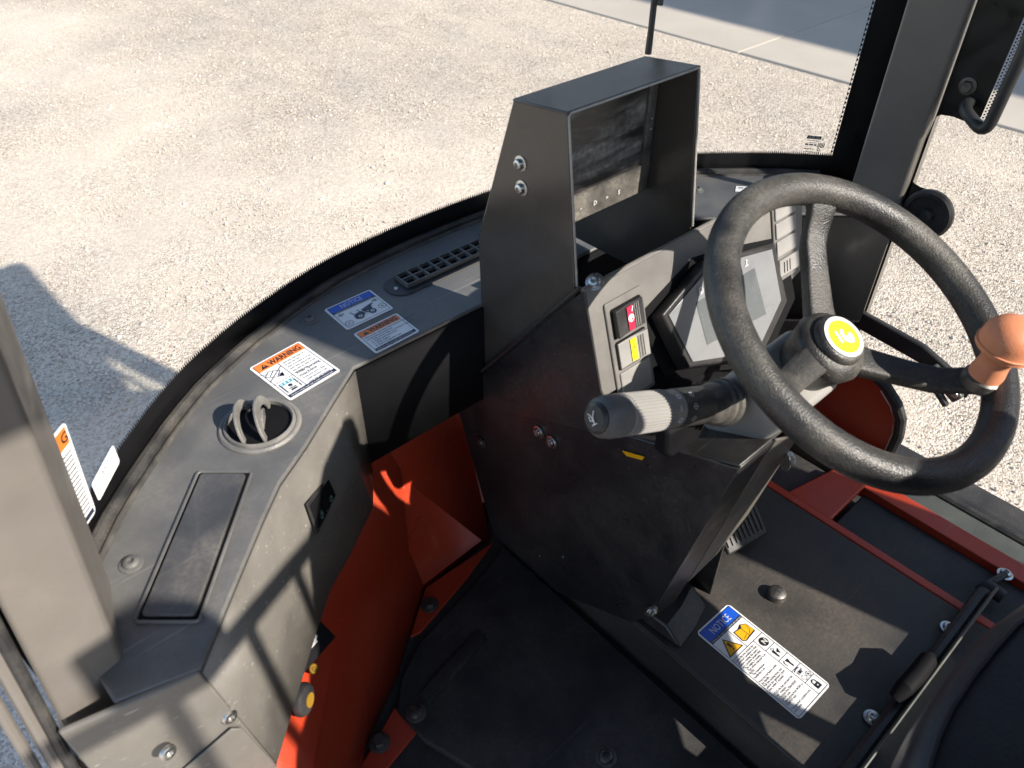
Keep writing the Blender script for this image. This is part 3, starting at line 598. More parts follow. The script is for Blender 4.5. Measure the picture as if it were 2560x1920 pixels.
# top: filled as a strip between outer edge and inner crease
top_pts = outer + inner[::-1]
MB().prism([(x, y, ZD - 0.006) for x, y in top_pts], (0, 0, 0.006)).build('top_panel', 'dash_plastic', dash, bevel=0.0022, seg=2)
low = [(x + 0.022 * (1 if k < 8 else -1) * (0 if k in (7, 8) else 1), y - (0.0 if k in (7, 8) else 0.008)) for k, (x, y) in enumerate(inner)]
def wall(hi, lo, z0, z1, name, m):
    mb = MB(); n = len(hi)
    for k in range(n - 1):
        mb.face([(*hi[k], z1), (*hi[k + 1], z1), (*lo[k + 1], z0), (*lo[k], z0)])
    o = mb.build(name, m, dash, ang=25); s = o.modifiers.new('thick', 'SOLIDIFY'); s.thickness = 0.004; s.offset = 0; return o
wall(crease[1:], low[1:8], 1.238, ZD - 0.0062, 'side_panel', 'dash_side')
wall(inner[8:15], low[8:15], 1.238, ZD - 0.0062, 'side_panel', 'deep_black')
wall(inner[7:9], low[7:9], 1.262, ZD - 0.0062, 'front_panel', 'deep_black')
MB().prism([(x, y, 1.232) for x, y in (low[1:8] + [(0.33, 0.75), (0.06, 0.53), (-0.03, 0.45)])], (0, 0, 0.005)).build('underside', 'black_plastic', dash)
MB().prism([(1.22 - x, y, 1.232) for x, y in (low[1:8] + [(0.33, 0.75), (0.06, 0.53), (-0.03, 0.45)])], (0, 0, 0.005)).build('underside', 'black_plastic', dash)
# end of the left wing: folded closing plate with two screws
A0, A1 = Vector((-0.07, 0.433, 1.4243)), Vector((0.031, 0.4085, 1.4243)); B0, B1 = Vector((-0.066, 0.425, 1.20)), Vector((0.054, 0.402, 1.238))
MB().prism([A0, A1, B1, B0], (0, 0.006, 0)).build('end_panel', 'dash_side', dash, bevel=0.002)
t_ = lambda a, b: A0.lerp(A1, a).lerp(B0.lerp(B1, a), b) + Vector((0, -0.003, 0))
MB().prism([t_(0.40, 0.62), t_(0.44, 0.555), t_(0.92, 0.46), t_(0.975, 0.50), t_(1.0, 0.985), t_(0.36, 1.0)], (0, -0.0025, 0)).build('cover_plate', 'dash_side', dash, bevel=0.001)
for u, v in ((418, 1879), (572, 1790)):
    screw('screw', ony(u, v, 0.4085), (0.15, -1, 0.1), 0.0072, dash, 'zinc', washer=False, h=0.0042)
# storage lid (recessed look: dark gap frame, raised lid)
L4 = [onz(u, v, ZD) for u, v in ((484, 1183), (622, 1183), (510, 1557), (353, 1557))]
cen = sum(L4, Vector()) / 4
ux = ((L4[1] - L4[0]) + (L4[2] - L4[3])).normalized(); uy = Vector((-ux.y, ux.x, 0)); Wd = ((L4[1] - L4[0]).length + (L4[2] - L4[3]).length) / 2; Hd = ((L4[0] - L4[3]).length + (L4[1] - L4[2]).length) / 2
def lp(pts, z): return [cen + ux * x + uy * y + Z * z for x, y in pts]
fr = rrect(-Wd / 2, -Hd / 2, Wd / 2, Hd / 2, 0.004); fi_ = rrect(-Wd / 2 + 0.0045, -Hd / 2 + 0.0045, Wd / 2 - 0.0045, Hd / 2 - 0.0045, 0.004)
lid = MB().prism(lp(fr, 0.0004), Z * 0.0014).build('lid_gasket', 'deep_black', dash)
mat('lid_plastic', (0.05, 0.051, 0.054), 0.4, bump=0.12, bscale=900, var=0.2, vscale=14, dust=0.35, dscale=9, scratch=0.15)
MB().prism(lp(fi_, 0.001), Z * 0.0042).build('storage_lid', 'lid_plastic', dash, bevel=0.0012)
MB().tube(lp(fr, 0.002) , 0.0016, 6, closed=True).build('lid_rim', 'dash_plastic', dash)
# round air vent
vc = Vector((0.207, 0.641, ZD)); vent = MB().lathe(vc, Z, [(0.0445, 0.0), (0.0445, 0.0015), (0.0425, 0.0035), (0.0400, 0.0036), (0.0388, 0.0026), (0.0378, 0.0060), (0.0362, 0.0066), (0.0348, 0.0055), (0.0340, -0.02), (0.0, -0.021)], 48, cap0=False, cap1=False).build('air_vent', 'vent_plastic', dash)
MB().lathe(vc + Z * 0.0008, Z, [(0.0339, 0), (0.0339, 0.0006), (0.0, 0.0006)], 40, cap1=False).build('vent_throat', 'deep_black', vent)
fa = Vector((0.53, 0.85, 0)).normalized(); fb = Vector((-fa.y, fa.x, 0))
for off, tilt, hh in ((0.012, 0.30, 0.028), (-0.010, 0.30, 0.031)):
    mb = MB(); hw = math.sqrt(0.0336 ** 2 - off ** 2); out_ = []
    for k in range(15):
        t = math.pi * k / 14; out_.append((hw * math.cos(t), hh * math.sin(t)))
    inn = [(x * 0.72, y * 0.62) for x, y in out_]
    up = (Z + fb * tilt).normalized()
    ring = out_ + inn[::-1]
    mb.prism([vc + Z * 0.003 + fb * off + fa * x + up * y for x, y in ring], fb.cross(fa).cross(fa).normalized() * 0 + (fb - up * fb.dot(up)).normalized() * 0.003)
    mb.build('vent_blade', 'vent_plastic', vent, bevel=0.0007)
mb = MB(); mb.prism([vc + Z * 0.003 + fb * -0.006 + fa * x + Z * y for x, y in ((-0.012, 0), (0.010, 0), (0.014, 0.010), (0.004, 0.016), (-0.008, 0.012))], fb * 0.004); mb.build('vent_tab', 'vent_plastic', vent, bevel=0.001)
# defrost grille: frame plus bars over a dark slot
gx0, gx1, gy0, gy1 = 0.462, 0.758, 0.741, 0.790
gr = MB().prism([(x, y, ZD + 0.0003) for x, y in rrect(gx0, gy0, gx1, gy1, 0.022, 8)], Z * 0.0015).build('defrost_grille', 'black_plastic', dash, bevel=0.0006)
MB().prism([(x, y, ZD + 0.0020) for x, y in ((gx0 + 0.026, gy0 + 0.012), (gx1 - 0.026, gy0 + 0.012), (gx1 - 0.026, gy1 - 0.006), (gx0 + 0.026, gy1 - 0.006))], Z * 0.0004).build('grille_slot', 'deep_black', gr)
ncol = 13; cw = (gx1 - gx0 - 0.052) / ncol
for k in range(ncol + 1):
    x = gx0 + 0.026 + k * cw; MB().box((x, (gy0 + gy1 + 0.006) / 2, ZD + 0.0055), (0.0022, gy1 - gy0 - 0.018, 0.0066)).build('grille_bar', 'dash_plastic', gr)
for y in (gy0 + 0.012, (gy0 + gy1 + 0.006) / 2, gy1 - 0.006):
    MB().box(((gx0 + gx1) / 2, y, ZD + 0.0052), (gx1 - gx0 - 0.050, 0.0022, 0.0058)).build('grille_bar', 'dash_plastic', gr)
for x in (gx0 + 0.013, gx1 - 0.013): screw('grille_screw', (x, 0.763, ZD + 0.0018), Z, 0.0032, gr, 'zinc', washer=False)
for u, v in ((774, 800), (329, 1410), (1743, 476)): screw('screw', onz(u, v, ZD), Z, 0.0075, dash, 'dash_plastic', h=0.004)
# rocker switches on the wing side
ca, cb = Vector((*crease[4], 0)), Vector((*low[4], 0)); sn = Vector((0.63, -0.77, 0.10)).normalized(); sp0 = Vector((0.205, 0.560, 1.33)) + sn * 0.0075
S = lambda u, v: onpl(u, v, sp0, sn)
q = [S(763, 1260), S(814, 1189), S(837, 1240), S(790, 1338)]
sw = MB().prism(q, sn * 0.0022).build('switch_panel', 'black_plastic', dash, bevel=0.001)
def lerp4(a, b): return q[0].lerp(q[1], a).lerp(q[3].lerp(q[2], a), b)
for a0, a1 in ((0.06, 0.48), (0.53, 0.95)):
    MB().prism([lerp4(a0, 0.12) + sn * 0.0022, lerp4(a1, 0.12) + sn * 0.0022, lerp4(a1, 0.86) + sn * 0.0022, lerp4(a0, 0.86) + sn * 0.0022], sn * 0.0022).build('rocker', 'deep_black', sw, bevel=0.001)
    cc = lerp4((a0 + a1) / 2, 0.68) + sn * 0.0048; e1 = (q[1] - q[0]).normalized(); e2 = (q[0] - q[3]).normalized()
    pr = Print(cc, e1, e2, sn, ['p_green']); pr.ring(0, 0, 0.0035, 0.0006, 'p_green', 1, 12).line(0, -0.003, 0.0012, 0.005, 0.0006, 'p_green', 1)
    if a0 < 0.3: pr.ring(0.001, 0.0045, 0.002, 0.0005, 'p_green', 1, 10)
    pr.build('switch_symbol', sw)
# stickers on the dashboard
def tri(p, x, y, s, m, l): p.poly([(x - s, y), (x + s, y), (x, y + s * 1.7)], m, l)
def d_warn1(p, W, H):
    p.rect(0.003, H - 0.018, W - 0.003, H - 0.003, 'p_orange', 1); tri(p, 0.014, H - 0.0155, 0.0052, 'p_black', 2); p.line(0.014, H - 0.0125, 0.014, H - 0.0095, 0.0014, 'p_orange', 3)
    p.text('WARNING', 0.021, H - 0.0155, 0.0135, 'p_black', 2, width=W * 0.62, bold=0.03)
    p.rect(0.003, 0.003, W - 0.003, 0.009, 'p_navy', 1); p.text('Failure to comply could result in death or serious injury', 0.006, 0.0045, 0.0035, 'p_white', 2, width=W - 0.014)
    xm = W * 0.40
    p.line(xm, 0.009, xm, H - 0.018, 0.0008, 'p_navy', 1); p.line(0.003, H * 0.42, xm, H * 0.42, 0.0008, 'p_navy', 1)
    p.pline([(0.0035, 0.003), (0.0035, H - 0.003), (W - 0.0035, H - 0.003), (W - 0.0035, 0.003)], 0.0007, 'p_navy', 1)
    # tipping machine pictogram
    cx, cy = xm * 0.5, H * 0.60
    p.pline([(cx - 0.011, cy + 0.004), (cx - 0.002, cy + 0.011), (cx + 0.009, cy + 0.003), (cx, cy - 0.006), (cx - 0.011, cy + 0.004)], 0.0009, 'p_navy', 2)
    p.pline([(cx - 0.006, cy + 0.001), (cx + 0.003, cy + 0.008)], 0.0009, 'p_navy', 2); p.pline([(cx - 0.012, cy - 0.008), (cx + 0.014, cy + 0.009)], 0.0009, 'p_navy', 2)
    p.poly([(cx + 0.001, cy - 0.006), (cx + 0.007, cy - 0.010), (cx + 0.004, cy - 0.003), (cx + 0.009, cy - 0.002)], 'p_navy', 2); p.line(cx - 0.014, cy + 0.012, cx - 0.006, cy + 0.006, 0.0007, 'p_navy', 2)
    # driver with belt under canopy
    x0, x1, y0, y1 = 0.006, xm - 0.003, 0.012, H * 0.42 - 0.004
    p.rect(x0, y1 - 0.005, x1, y1, 'p_teal', 2)
    for k in range(4): p.rect(x0 + 0.001 + k * (x1 - x0) / 4, y1 - 0.004, x0 - 0.001 + (k + 1) * (x1 - x0) / 4, y1 - 0.001, 'p_cyan', 3)
    p.line(x0 + 0.0007, y0, x0 + 0.0007, y1, 0.0014, 'p_navy', 2); p.line(x1 - 0.0007, y0, x1 - 0.0007, y1, 0.0014, 'p_navy', 2)
    cx = (x0 + x1) / 2; p.disc(cx, y1 - 0.0095, 0.0026, 'p_navy', 2); p.poly([(cx - 0.0055, y0 + 0.004), (cx + 0.0055, y0 + 0.004), (cx + 0.0045, y1 - 0.014), (cx + 0.002, y1 - 0.0125), (cx - 0.002, y1 - 0.0125), (cx - 0.0045, y1 - 0.014)], 'p_navy', 2)
    p.line(cx - 0.009, y0 + 0.006, cx + 0.009, y0 + 0.006, 0.0012, 'p_white', 3); p.poly([(cx - 0.005, y0), (cx + 0.005, y0), (cx + 0.003, y0 + 0.003), (cx - 0.003, y0 + 0.003)], 'p_navy', 2)
    # wording
    for k in range(6): dashes(p, xm + 0.004, W - 0.007 - (0.012 if k in (1, 5) else 0), H - 0.024 - k * 0.0052, 0.0022, 'p_grey', 1, 20 + k)
    p.text('While operating', xm + 0.004, H * 0.38, 0.0075, 'p_navy', 1, width=W - xm - 0.010, bold=0.01); p.text('machine', xm + 0.004, H * 0.30, 0.0075, 'p_navy', 1, bold=0.01)
    for k, t in enumerate(('- Keep your entire body', 'inside operator\'s cab.', '- Keep seat belt fastened.')): p.text(t, xm + 0.003 + 0.003 * (k == 1), H * 0.235 - k * 0.0055, 0.0050, 'p_navy', 1, width=(W - xm - 0.009) * (0.95 if k != 1 else 0.85))
label('warning_label', onz(622, 923, ZD), onz(748, 854, ZD), onz(852, 928, ZD), onz(726, 1003, ZD), Z, dash, ['p_orange', 'p_black', 'p_navy', 'p_white', 'p_teal', 'p_cyan', 'p_grey'], d_warn1, text='square white and orange warning label with seat belt pictogram')
def d_warn2(p, W, H):
    p.rect(0.003, H - 0.0145, W - 0.003, H - 0.003, 'p_orange', 1); tri(p, 0.013, H - 0.0128, 0.0042, 'p_black', 2); p.line(0.013, H - 0.0102, 0.013, H - 0.008, 0.0012, 'p_orange', 3)
    p.text('WARNING', 0.019, H - 0.0128, 0.0118, 'p_black', 2, width=W * 0.62, bold=0.03)
    p.rect(0.003, 0.003, W - 0.003, 0.008, 'p_navy', 1); p.text('Failure to comply could result in death or serious injury', 0.006, 0.0042, 0.0032, 'p_white', 2, width=W - 0.014)
    p.pline([(0.0035, 0.003), (0.0035, H - 0.003), (W - 0.0035, H - 0.003), (W - 0.0035, 0.003)], 0.0006, 'p_navy', 1)
    ls = ['Whenever you leave the machine, perform the', 'mentioned procedures:', '1. Fully lower skip to transport position', '2. Apply parking brake', '3. Stop engine', '4. Remove ignition key', '5. Turn off battery power supply', '6. Lock engine compartment']
    for k, t in enumerate(ls): p.text(t, 0.0055 + (0.003 if k > 1 else 0), H - 0.0195 - k * 0.0044, 0.0042, 'p_navy', 1, bold=0.012)
label('warning_label', onz(882, 837, ZD), onz(992, 784, ZD), onz(1049, 829, ZD), onz(941, 886, ZD), Z, dash, ['p_orange', 'p_black', 'p_navy', 'p_white'], d_warn2, text='white and orange warning label with a numbered list')
def d_note(p, W, H):
    p.rect(0.003, H - 0.016, W - 0.003, H - 0.003, 'p_blue', 1); p.text('NOTICE', W / 2, H - 0.0142, 0.0125, 'p_light', 2, width=W * 0.46, center=True)
    p.rect(0.003, H - 0.020, W - 0.003, H - 0.016, 'p_navy', 1); p.text('Steering direction by pushing to the side', W * 0.10, H - 0.0192, 0.0032, 'p_light', 2, width=W * 0.78)
    p.pline([(0.0035, 0.003), (0.0035, H - 0.003), (W - 0.0035, H - 0.003), (W - 0.0035, 0.003), (0.0035, 0.003)], 0.0006, 'p_navy', 1)
    g = 0.0135  # dumper pictogram
    def w_(x): p.disc(x, g, 0.0052, 'p_navy', 3); p.disc(x, g, 0.0028, 'p_light', 4); p.disc(x, g, 0.0012, 'p_navy', 5)
    w_(W * 0.40); w_(W * 0.66)
    p.poly([(W * 0.30, g - 0.001), (W * 0.31, g + 0.006), (W * 0.36, g + 0.009), (W * 0.43, g + 0.0095), (W * 0.50, g + 0.009), (W * 0.52, g + 0.004), (W * 0.52, g + 0.001), (W * 0.33, g - 0.003)], 'p_navy', 2)
    p.line(W * 0.335, g + 0.008, W * 0.31, g + 0.017, 0.0012, 'p_navy', 2); p.line(W * 0.47, g + 0.009, W * 0.45, g + 0.016, 0.0012, 'p_navy', 2)
    p.poly([(W * 0.53, g + 0.005), (W * 0.70, g + 0.005), (W * 0.73, g + 0.0125), (W * 0.80, g + 0.015), (W * 0.76, g + 0.0165), (W * 0.51, g + 0.012)], 'p_navy', 2); p.line(W * 0.54, g + 0.003, W * 0.66, g + 0.001, 0.0022, 'p_navy', 2)
    for sx, x in ((-1, W * 0.15), (1, W * 0.86)): p.poly([(x - 0.004 * sx, H - 0.028), (x + 0.0005 * sx, H - 0.028), (x + 0.0005 * sx, H - 0.0305), (x + 0.0045 * sx, H - 0.0265), (x + 0.0005 * sx, H - 0.0225), (x + 0.0005 * sx, H - 0.025), (x - 0.004 * sx, H - 0.025)], 'p_grey', 2)
    p.ring(W * 0.14, 0.0105, 0.0052, 0.0007, 'p_navy', 2); p.line(W * 0.12, 0.008, W * 0.13, 0.013, 0.0006, 'p_navy', 2); p.line(W * 0.15, 0.008, W * 0.155, 0.013, 0.0006, 'p_navy', 2)
    p.ring(W * 0.885, 0.015, 0.0052, 0.0007, 'p_navy', 2); p.poly([(W * 0.865, 0.0165), (W * 0.88, 0.018), (W * 0.89, 0.015), (W * 0.905, 0.0135), (W * 0.87, 0.013)], 'p_navy', 2)
label('notice_label', onz(809, 776, ZD), onz(925, 725, ZD), onz(984, 772, ZD), onz(869, 827, ZD), Z, dash, ['p_blue', 'p_light', 'p_navy', 'p_grey'], d_note, base='p_white', text='white and blue notice label with dumper pictogram')
dl = label('serial_label', onz(1840, 466, ZD), onz(1898, 469, ZD), onz(1895, 482, ZD), onz(1838, 480, ZD), Z, dash, ['p_grey'], lambda p, W, H: dashes(p, 0.004, W * 0.6, H * 0.55, H * 0.22, 'p_grey', 1, 9), r=0.001)
# gear sticker, round symbol and horn button below the wing on the red wall
n_s = Vector((0.62, -0.76, 0.15)).normalized(); r0 = Vector((0.145, 0.494, 1.165)) + n_s * 0.004
R_ = lambda u, v: onpl(u, v, r0, n_s)
sq = [R_(757, 1560), R_(795, 1548), R_(838, 1592), R_(752, 1690), R_(725, 1680)]
k_ = MB().prism(sq, n_s * 0.0008).build('gear_sticker', 'p_black', cab, smooth=False)
pr = Print(R_(778, 1612) + n_s * 0.0012, (R_(838, 1592) - R_(752, 1690)).normalized(), Z, n_s, ['p_light'])
pts = []
for k in range(12):
    r = 0.016 if k % 2 else 0.011
    for dt in (-0.2, 0.2): pts.append((r * math.cos(k * math.pi / 6 + dt), r * math.sin(k * math.pi / 6 + dt)))
pr.poly(pts, 'p_light', 1); pr.build('print', k_)
e1 = (R_(820, 1640) - R_(770, 1660)).normalized()
pr = Print(R_(783, 1672) + n_s * 0.0008, e1, Z, n_s, ['p_gold', 'p_black']); pr.disc(0, 0, 0.011, 'p_gold', 1).ring(0, 0, 0.010, 0.0012, 'p_black', 2).ring(0, 0, 0.005, 0.001, 'p_black', 2).line(-0.006, 0.004, 0.005, -0.005, 0.001, 'p_black', 2); pr.build('horn_sticker', cab)
kc = R_(748, 1748) + n_s * 0.002
kb = MB().lathe(kc, n_s, [(0.018, 0), (0.018, 0.004), (0.016, 0.008), (0.012, 0.010), (0.0, 0.0105)], 28, cap1=False).build('ignition_switch', 'black_plastic', cab)
MB().lathe(kc + n_s * 0.0105, n_s, [(0.008, 0), (0.008, 0.001), (0.0, 0.001)], 20, cap1=False).build('switch_cap', 'p_gold', kb)
# ================================================================== CONTROL CONSOLE
con = thing('control_console', (0.60, 0.42, ZF), 'black folded sheet metal steering console with switches and instrument cluster', 'console')
XC = 0.5355
# panel plane facing the operator
pP = Vector((0.54, 0.477, 1.534)); pd = Vector((0, -0.038, -0.120)).normalized(); pn = Vector((0, -0.120, 0.038)).normalized()
PN = lambda u, v: onpl(u, v, pP, pn)
def pxy(p): d = p - pP; return (d.x, -d.dot(pd))            # panel metres: x right, y up
def pan(x, y, h=0.0): return pP + X * x - pd * y + pn * h
# left side sheet, upper
MB().prism([(XC, 0.735, 1.208), (XC, 0.477, 1.536), (XC, 0.439, 1.414), (XC, 0.404, 1.362)], (0.003, 0, 0)).build('upper_side_sheet', 'console_metal', con, bevel=0.0012)
MB().tube([(XC - 0.001, 0.738, 1.212), (XC - 0.001, 0.482, 1.537)], 0.0026, 8).build('sheet_lip', 'console_metal', con)
# left side sheet, lower (set 2 mm further in)
MB().prism([(XC + 0.0032, 0.733, 1.213), (XC + 0.0032, 0.404, 1.368), (XC + 0.0032, 0.25, 1.428), (XC + 0.0032, 0.320, 1.085), (XC + 0.0032, 0.345, 1.041), (XC + 0.0032, 0.50, 0.953), (XC + 0.0032, 0.643, 0.953)], (0.003, 0, 0)).build('lower_side_sheet', 'console_metal', con, bevel=0.0015)
# front face toward the operator, tray on top, right flange
MB().prism([(XC + 0.0055, 0.2505, 1.428), (0.600, 0.2505, 1.428), (0.598, 0.322, 1.043), (XC + 0.0055, 0.322, 1.075)], (0, 0.003, 0.0006)).build('front_sheet', 'console_metal', con, bevel=0.001)
MB().prism([(0.6005, 0.2475, 1.431), (0.655, 0.2475, 1.402), (0.700, 0.2965, 1.190), (0.655, 0.305, 1.13), (0.6005, 0.3085, 1.115)], (0, 0.004, 0)).build('front_flange', 'cab_paint', con, bevel=0.001)  # sunlit part of the front face, light put into its colour
MB().prism([(XC + 0.0055, 0.404, 1.358), (XC + 0.0055, 0.252, 1.427), (0.66, 0.252, 1.427), (0.70, 0.404, 1.358)], (0, 0.001, 0.003)).build('tray', 'console_metal', con, bevel=0.0015)
MB().prism([(0.66, 0.30, 1.04), (0.66, 0.30, 1.40), (0.66, 0.62, 1.30), (0.66, 0.62, 1.04)], (0.004, 0, 0)).build('right_sheet', 'console_metal', con)
# top panel
tp = MB().prism([pan(-0.004, 0.002), pan(0.405, 0.002), pan(0.432, -0.035), pan(0.420, -0.135), pan(0.36, -0.150), pan(-0.004, -0.135)], -pn * 0.004).build('top_panel', 'panel_plastic', con, bevel=0.0015)
MB().tube([pan(-0.004, 0.001, -0.002), pan(0.408, 0.001, -0.002)], 0.0032, 8).build('panel_lip', 'panel_plastic', con)
MB().prism([pan(0.0, -0.137, -0.002), pan(0.36, -0.152, -0.002), (0.86, 0.44, 1.33), (0.86, 0.47, 1.045), (0.66, 0.47, 1.045), (0.66, 0.404, 1.362), (0.54, 0.404, 1.365)], (0, 0.004, 0)).build('lower_panel', 'deep_black', con)
# rocker switch module
def quad(pts, name, h0, h1, m, parent, bev=0.0008): return MB().prism([p + pn * h0 for p in pts], pn * (h1 - h0)).build(name, m, parent, bevel=bev)
q = [PN(1489, 800), PN(1568, 757), PN(1622, 925), PN(1545, 985)]
a, b_ = pxy(PN(1495, 795)), pxy(PN(1600, 875)); sx0, sx1 = pxy(PN(1500, 822))[0], pxy(PN(1585, 800))[0]
ytop = pxy(PN(1530, 762))[1]; sx0 = 0.026; sx1 = 0.078
fr = MB().prism([pan(x, y, 0.0003) for x, y in rrect(sx0 - 0.006, ytop - 0.128, sx1 + 0.006, ytop + 0.006, 0.003)], pn * 0.003).build('switch_frame', 'panel_plastic', con, bevel=0.001)
def rocker(x0, x1, y0, y1, kind):
    r = MB().prism([pan(x, y, 0.0034) for x, y in rrect(x0, y0, x1, y1, 0.003)], pn * 0.0012).build('rocker_bezel', 'deep_black', fr)
    xm = x0 + (x1 - x0) * 0.52; m = 'black_plastic' if kind == 'red' else 'gray_plastic'
    mb = MB(); A = [pan(x0 + 0.002, y0 + 0.002, 0.0046), pan(xm, y0 + 0.002, 0.0046), pan(x1 - 0.002, y0 + 0.002, 0.0046)]
    hs = (0.0115, 0.006, 0.0075) if kind == 'red' else (0.004, 0.0042, 0.010)
    dv = -pd * (y1 - y0 - 0.004); base = [A[0], A[2], A[2] + pn * hs[2] * 0.6, A[1] + pn * hs[1] * 0.5, A[0] + pn * hs[0] * 0.6]
    mb.prism(base, dv); o = mb.build('rocker', 'gray_plastic' if kind != 'red' else 'black_plastic', fr, bevel=0.0006)
    if kind:
        h = 0.0046 + hs[1] * 0.5 + 0.0012
        pr = Print(pan(xm - 0.006, y0 + 0.004, h + (0.0012 if kind == 'red' else 0)), X, -pd, pn, ['p_red', 'p_white', 'p_lemon', 'p_gold'])
        hh = y1 - y0 - 0.008
        if kind == 'red': pr.rect(0, 0, 0.010, hh, 'p_red', 1).ring(0.005, hh / 2, 0.0042, 0.0014, 'p_white', 2, 14).text('P', 0.0028, hh / 2 - 0.003, 0.0085, 'p_white', 3, bold=0.04).line(0.0075, hh * 0.75, 0.010, hh * 0.95, 0.0012, 'p_white', 2)
        else: pr.rect(0, 0, 0.010, hh, 'p_lemon', 1).ring(0.005, hh / 2, 0.0035, 0.0009, 'p_gold', 2, 14).line(0.005, hh / 2, 0.005, hh / 2 + 0.0055, 0.0008, 'p_gold', 2)
        pr.build('symbol', o)
    for k in range(3): MB().tube([pan(xm + 0.008 + k * 0.0035, y0 + 0.004, 0.0046 + hs[2] * 0.55), pan(xm + 0.008 + k * 0.0035, y1 - 0.004, 0.0046 + hs[2] * 0.55)], 0.0006, 6).build('rocker_rib', 'gray_plastic', o)
sh = 0.0405
rocker(sx0, sx1, ytop - sh, ytop - 0.003, 'red'); rocker(sx0, sx1, ytop - 2 * sh, ytop - sh - 0.004, 'yellow')
MB().prism([pan(x, y, 0.0034) for x, y in rrect(sx0, ytop - 3 * sh, sx1, ytop - 2 * sh - 0.004, 0.002)], pn * 0.0022).build('blank_plate', 'gray_plastic', fr, bevel=0.001)
# right switch column
fr2 = MB().prism([pan(x, y, 0.0003) for x, y in rrect(0.352, -0.130, 0.408, -0.010, 0.006)], pn * 0.003).build('switch_frame', 'panel_plastic', con, bevel=0.001)
for k in range(3): MB().prism([pan(x, y, 0.0034) for x, y in rrect(0.356, -0.040 - k * 0.026, 0.404, -0.0175 - k * 0.026, 0.002)], pn * 0.0025).build('blank_plate', 'gray_plastic', fr2, bevel=0.001)
MB().prism([pan(x, y, 0.0034) for x, y in rrect(0.356, -0.121, 0.404, -0.097, 0.002)], pn * 0.005).build('rocker', 'gray_plastic', fr2, bevel=0.001)
for k in range(3): MB().tube([pan(0.366 + 0.007 * k, -0.117, 0.0086), pan(0.366 + 0.007 * k, -0.101, 0.0086)], 0.0008, 6).build('rocker_rib', 'deep_black', fr2)
# instrument cluster: dark well, hexagonal housing, light face, display
W1 = [PN(u, v) for u, v in ((1594, 790), (1728, 645), (1785, 625), (1958, 590), (1985, 745), (1905, 915), (1655, 940))]
MB().prism([p + pn * 0.0002 for p in W1], pn * 0.0022).build('cluster_well', 'deep_black', con, bevel=0.001)
PH = lambda u, v, h: onpl(u, v, pP + pn * h, pn)
HC = 0.024
cb_ = [PN(u, v) for u, v in ((1622, 790), (1742, 655), (1936, 604), (1968, 752), (1895, 902), (1690, 926))]
ct_ = [PH(u, v, HC) for u, v in ((1655, 788), (1768, 652), (1936, 612), (1962, 752), (1902, 892), (1722, 920))]
mb = MB(); mb.v = [tuple(p) for p in cb_ + ct_]; mb.f = [[k, (k + 1) % 6, 6 + (k + 1) % 6, 6 + k] for k in range(6)] + [[6, 7, 8, 9, 10, 11], [5, 4, 3, 2, 1, 0]]; mb.m = [0] * 8
ih = mb.build('instrument_cluster', 'black_plastic', con, bevel=0.003, seg=3)
fc = [PH(u, v, HC + 0.0012) for u, v in ((1672, 788), (1778, 665), (1930, 623), (1953, 750), (1893, 880), (1732, 905))]
MB().prism([p - pn * 0.001 for p in fc], pn * 0.0014).build('cluster_face', 'cluster_face', ih, bevel=0.0006)
dq = [PH(u, v, HC + 0.0018) for u, v in ((1740, 757), (1886, 670), (1915, 785), (1768, 862))]
MB().prism(dq, pn * 0.0004).build('display', 'lcd', ih)
o0 = PH(1748, 738, HC + 0.0026)
pr = Print(o0, X, -pd, pn, ['p_white', 'cluster_face']); pr.rect(0, 0, 0.0055, 0.009, 'p_white', 1).rect(0.0013, 0.0050, 0.0042, 0.0078, 'cluster_face', 2).pline([(0.0055, 0.001), (0.0078, 0.001), (0.0078, 0.007)], 0.0009, 'p_white', 1); pr.build('fuel_symbol', ih)
o0 = PH(1866, 664, HC + 0.0026)
pr = Print(o0, X, -pd, pn, ['p_white']); pr.line(-0.003, 0, 0.004, 0, 0.0012, 'p_white', 1).line(0.0005, 0, 0.0005, 0.008, 0.0014, 'p_white', 1).line(0.0005, 0.006, 0.003, 0.006, 0.0009, 'p_white', 1); pr.build('temperature_symbol', ih)
c0 = pan(*pxy(PN(1905, 872)), 0.0004)
bl = MB().lathe(c0, pn, [(0.0185, 0), (0.0185, 0.0006), (0, 0.0006)], 32, cap1=False).build('round_label', 'p_blue', con, smooth=False)
pr = Print(c0 + pn * 0.0008, X, -pd, pn, ['p_light']); pr.disc(-0.004, 0.005, 0.003, 'p_light', 1).poly([(-0.009, -0.008), (0.0, -0.008), (0.0, -0.001), (-0.008, -0.001)], 'p_light', 1).poly([(0.003, -0.002), (0.010, -0.001), (0.010, 0.006), (0.004, 0.007)], 'p_light', 1); pr.build('print', bl)
# steering column
Cw = Vector((0.666, 0.225, 1.566)); wn = Vector((0, -math.sin(rad(29)), math.cos(rad(29)))); wy = Vector((0, math.cos(rad(29)), math.sin(rad(29))))
hub = Cw - wn * 0.040
MB().box(hub - wn * 0.108 + X * -0.022, (0.100, 0.080, 0.11), (X, wy, wn)).build('column_shroud', 'gray_plastic', con, bevel=0.008, seg=3)
MB().lathe(hub - wn * 0.30, wn, [(0.028, 0), (0.028, 0.25)], 20).build('column_tube', 'black_plastic', con)
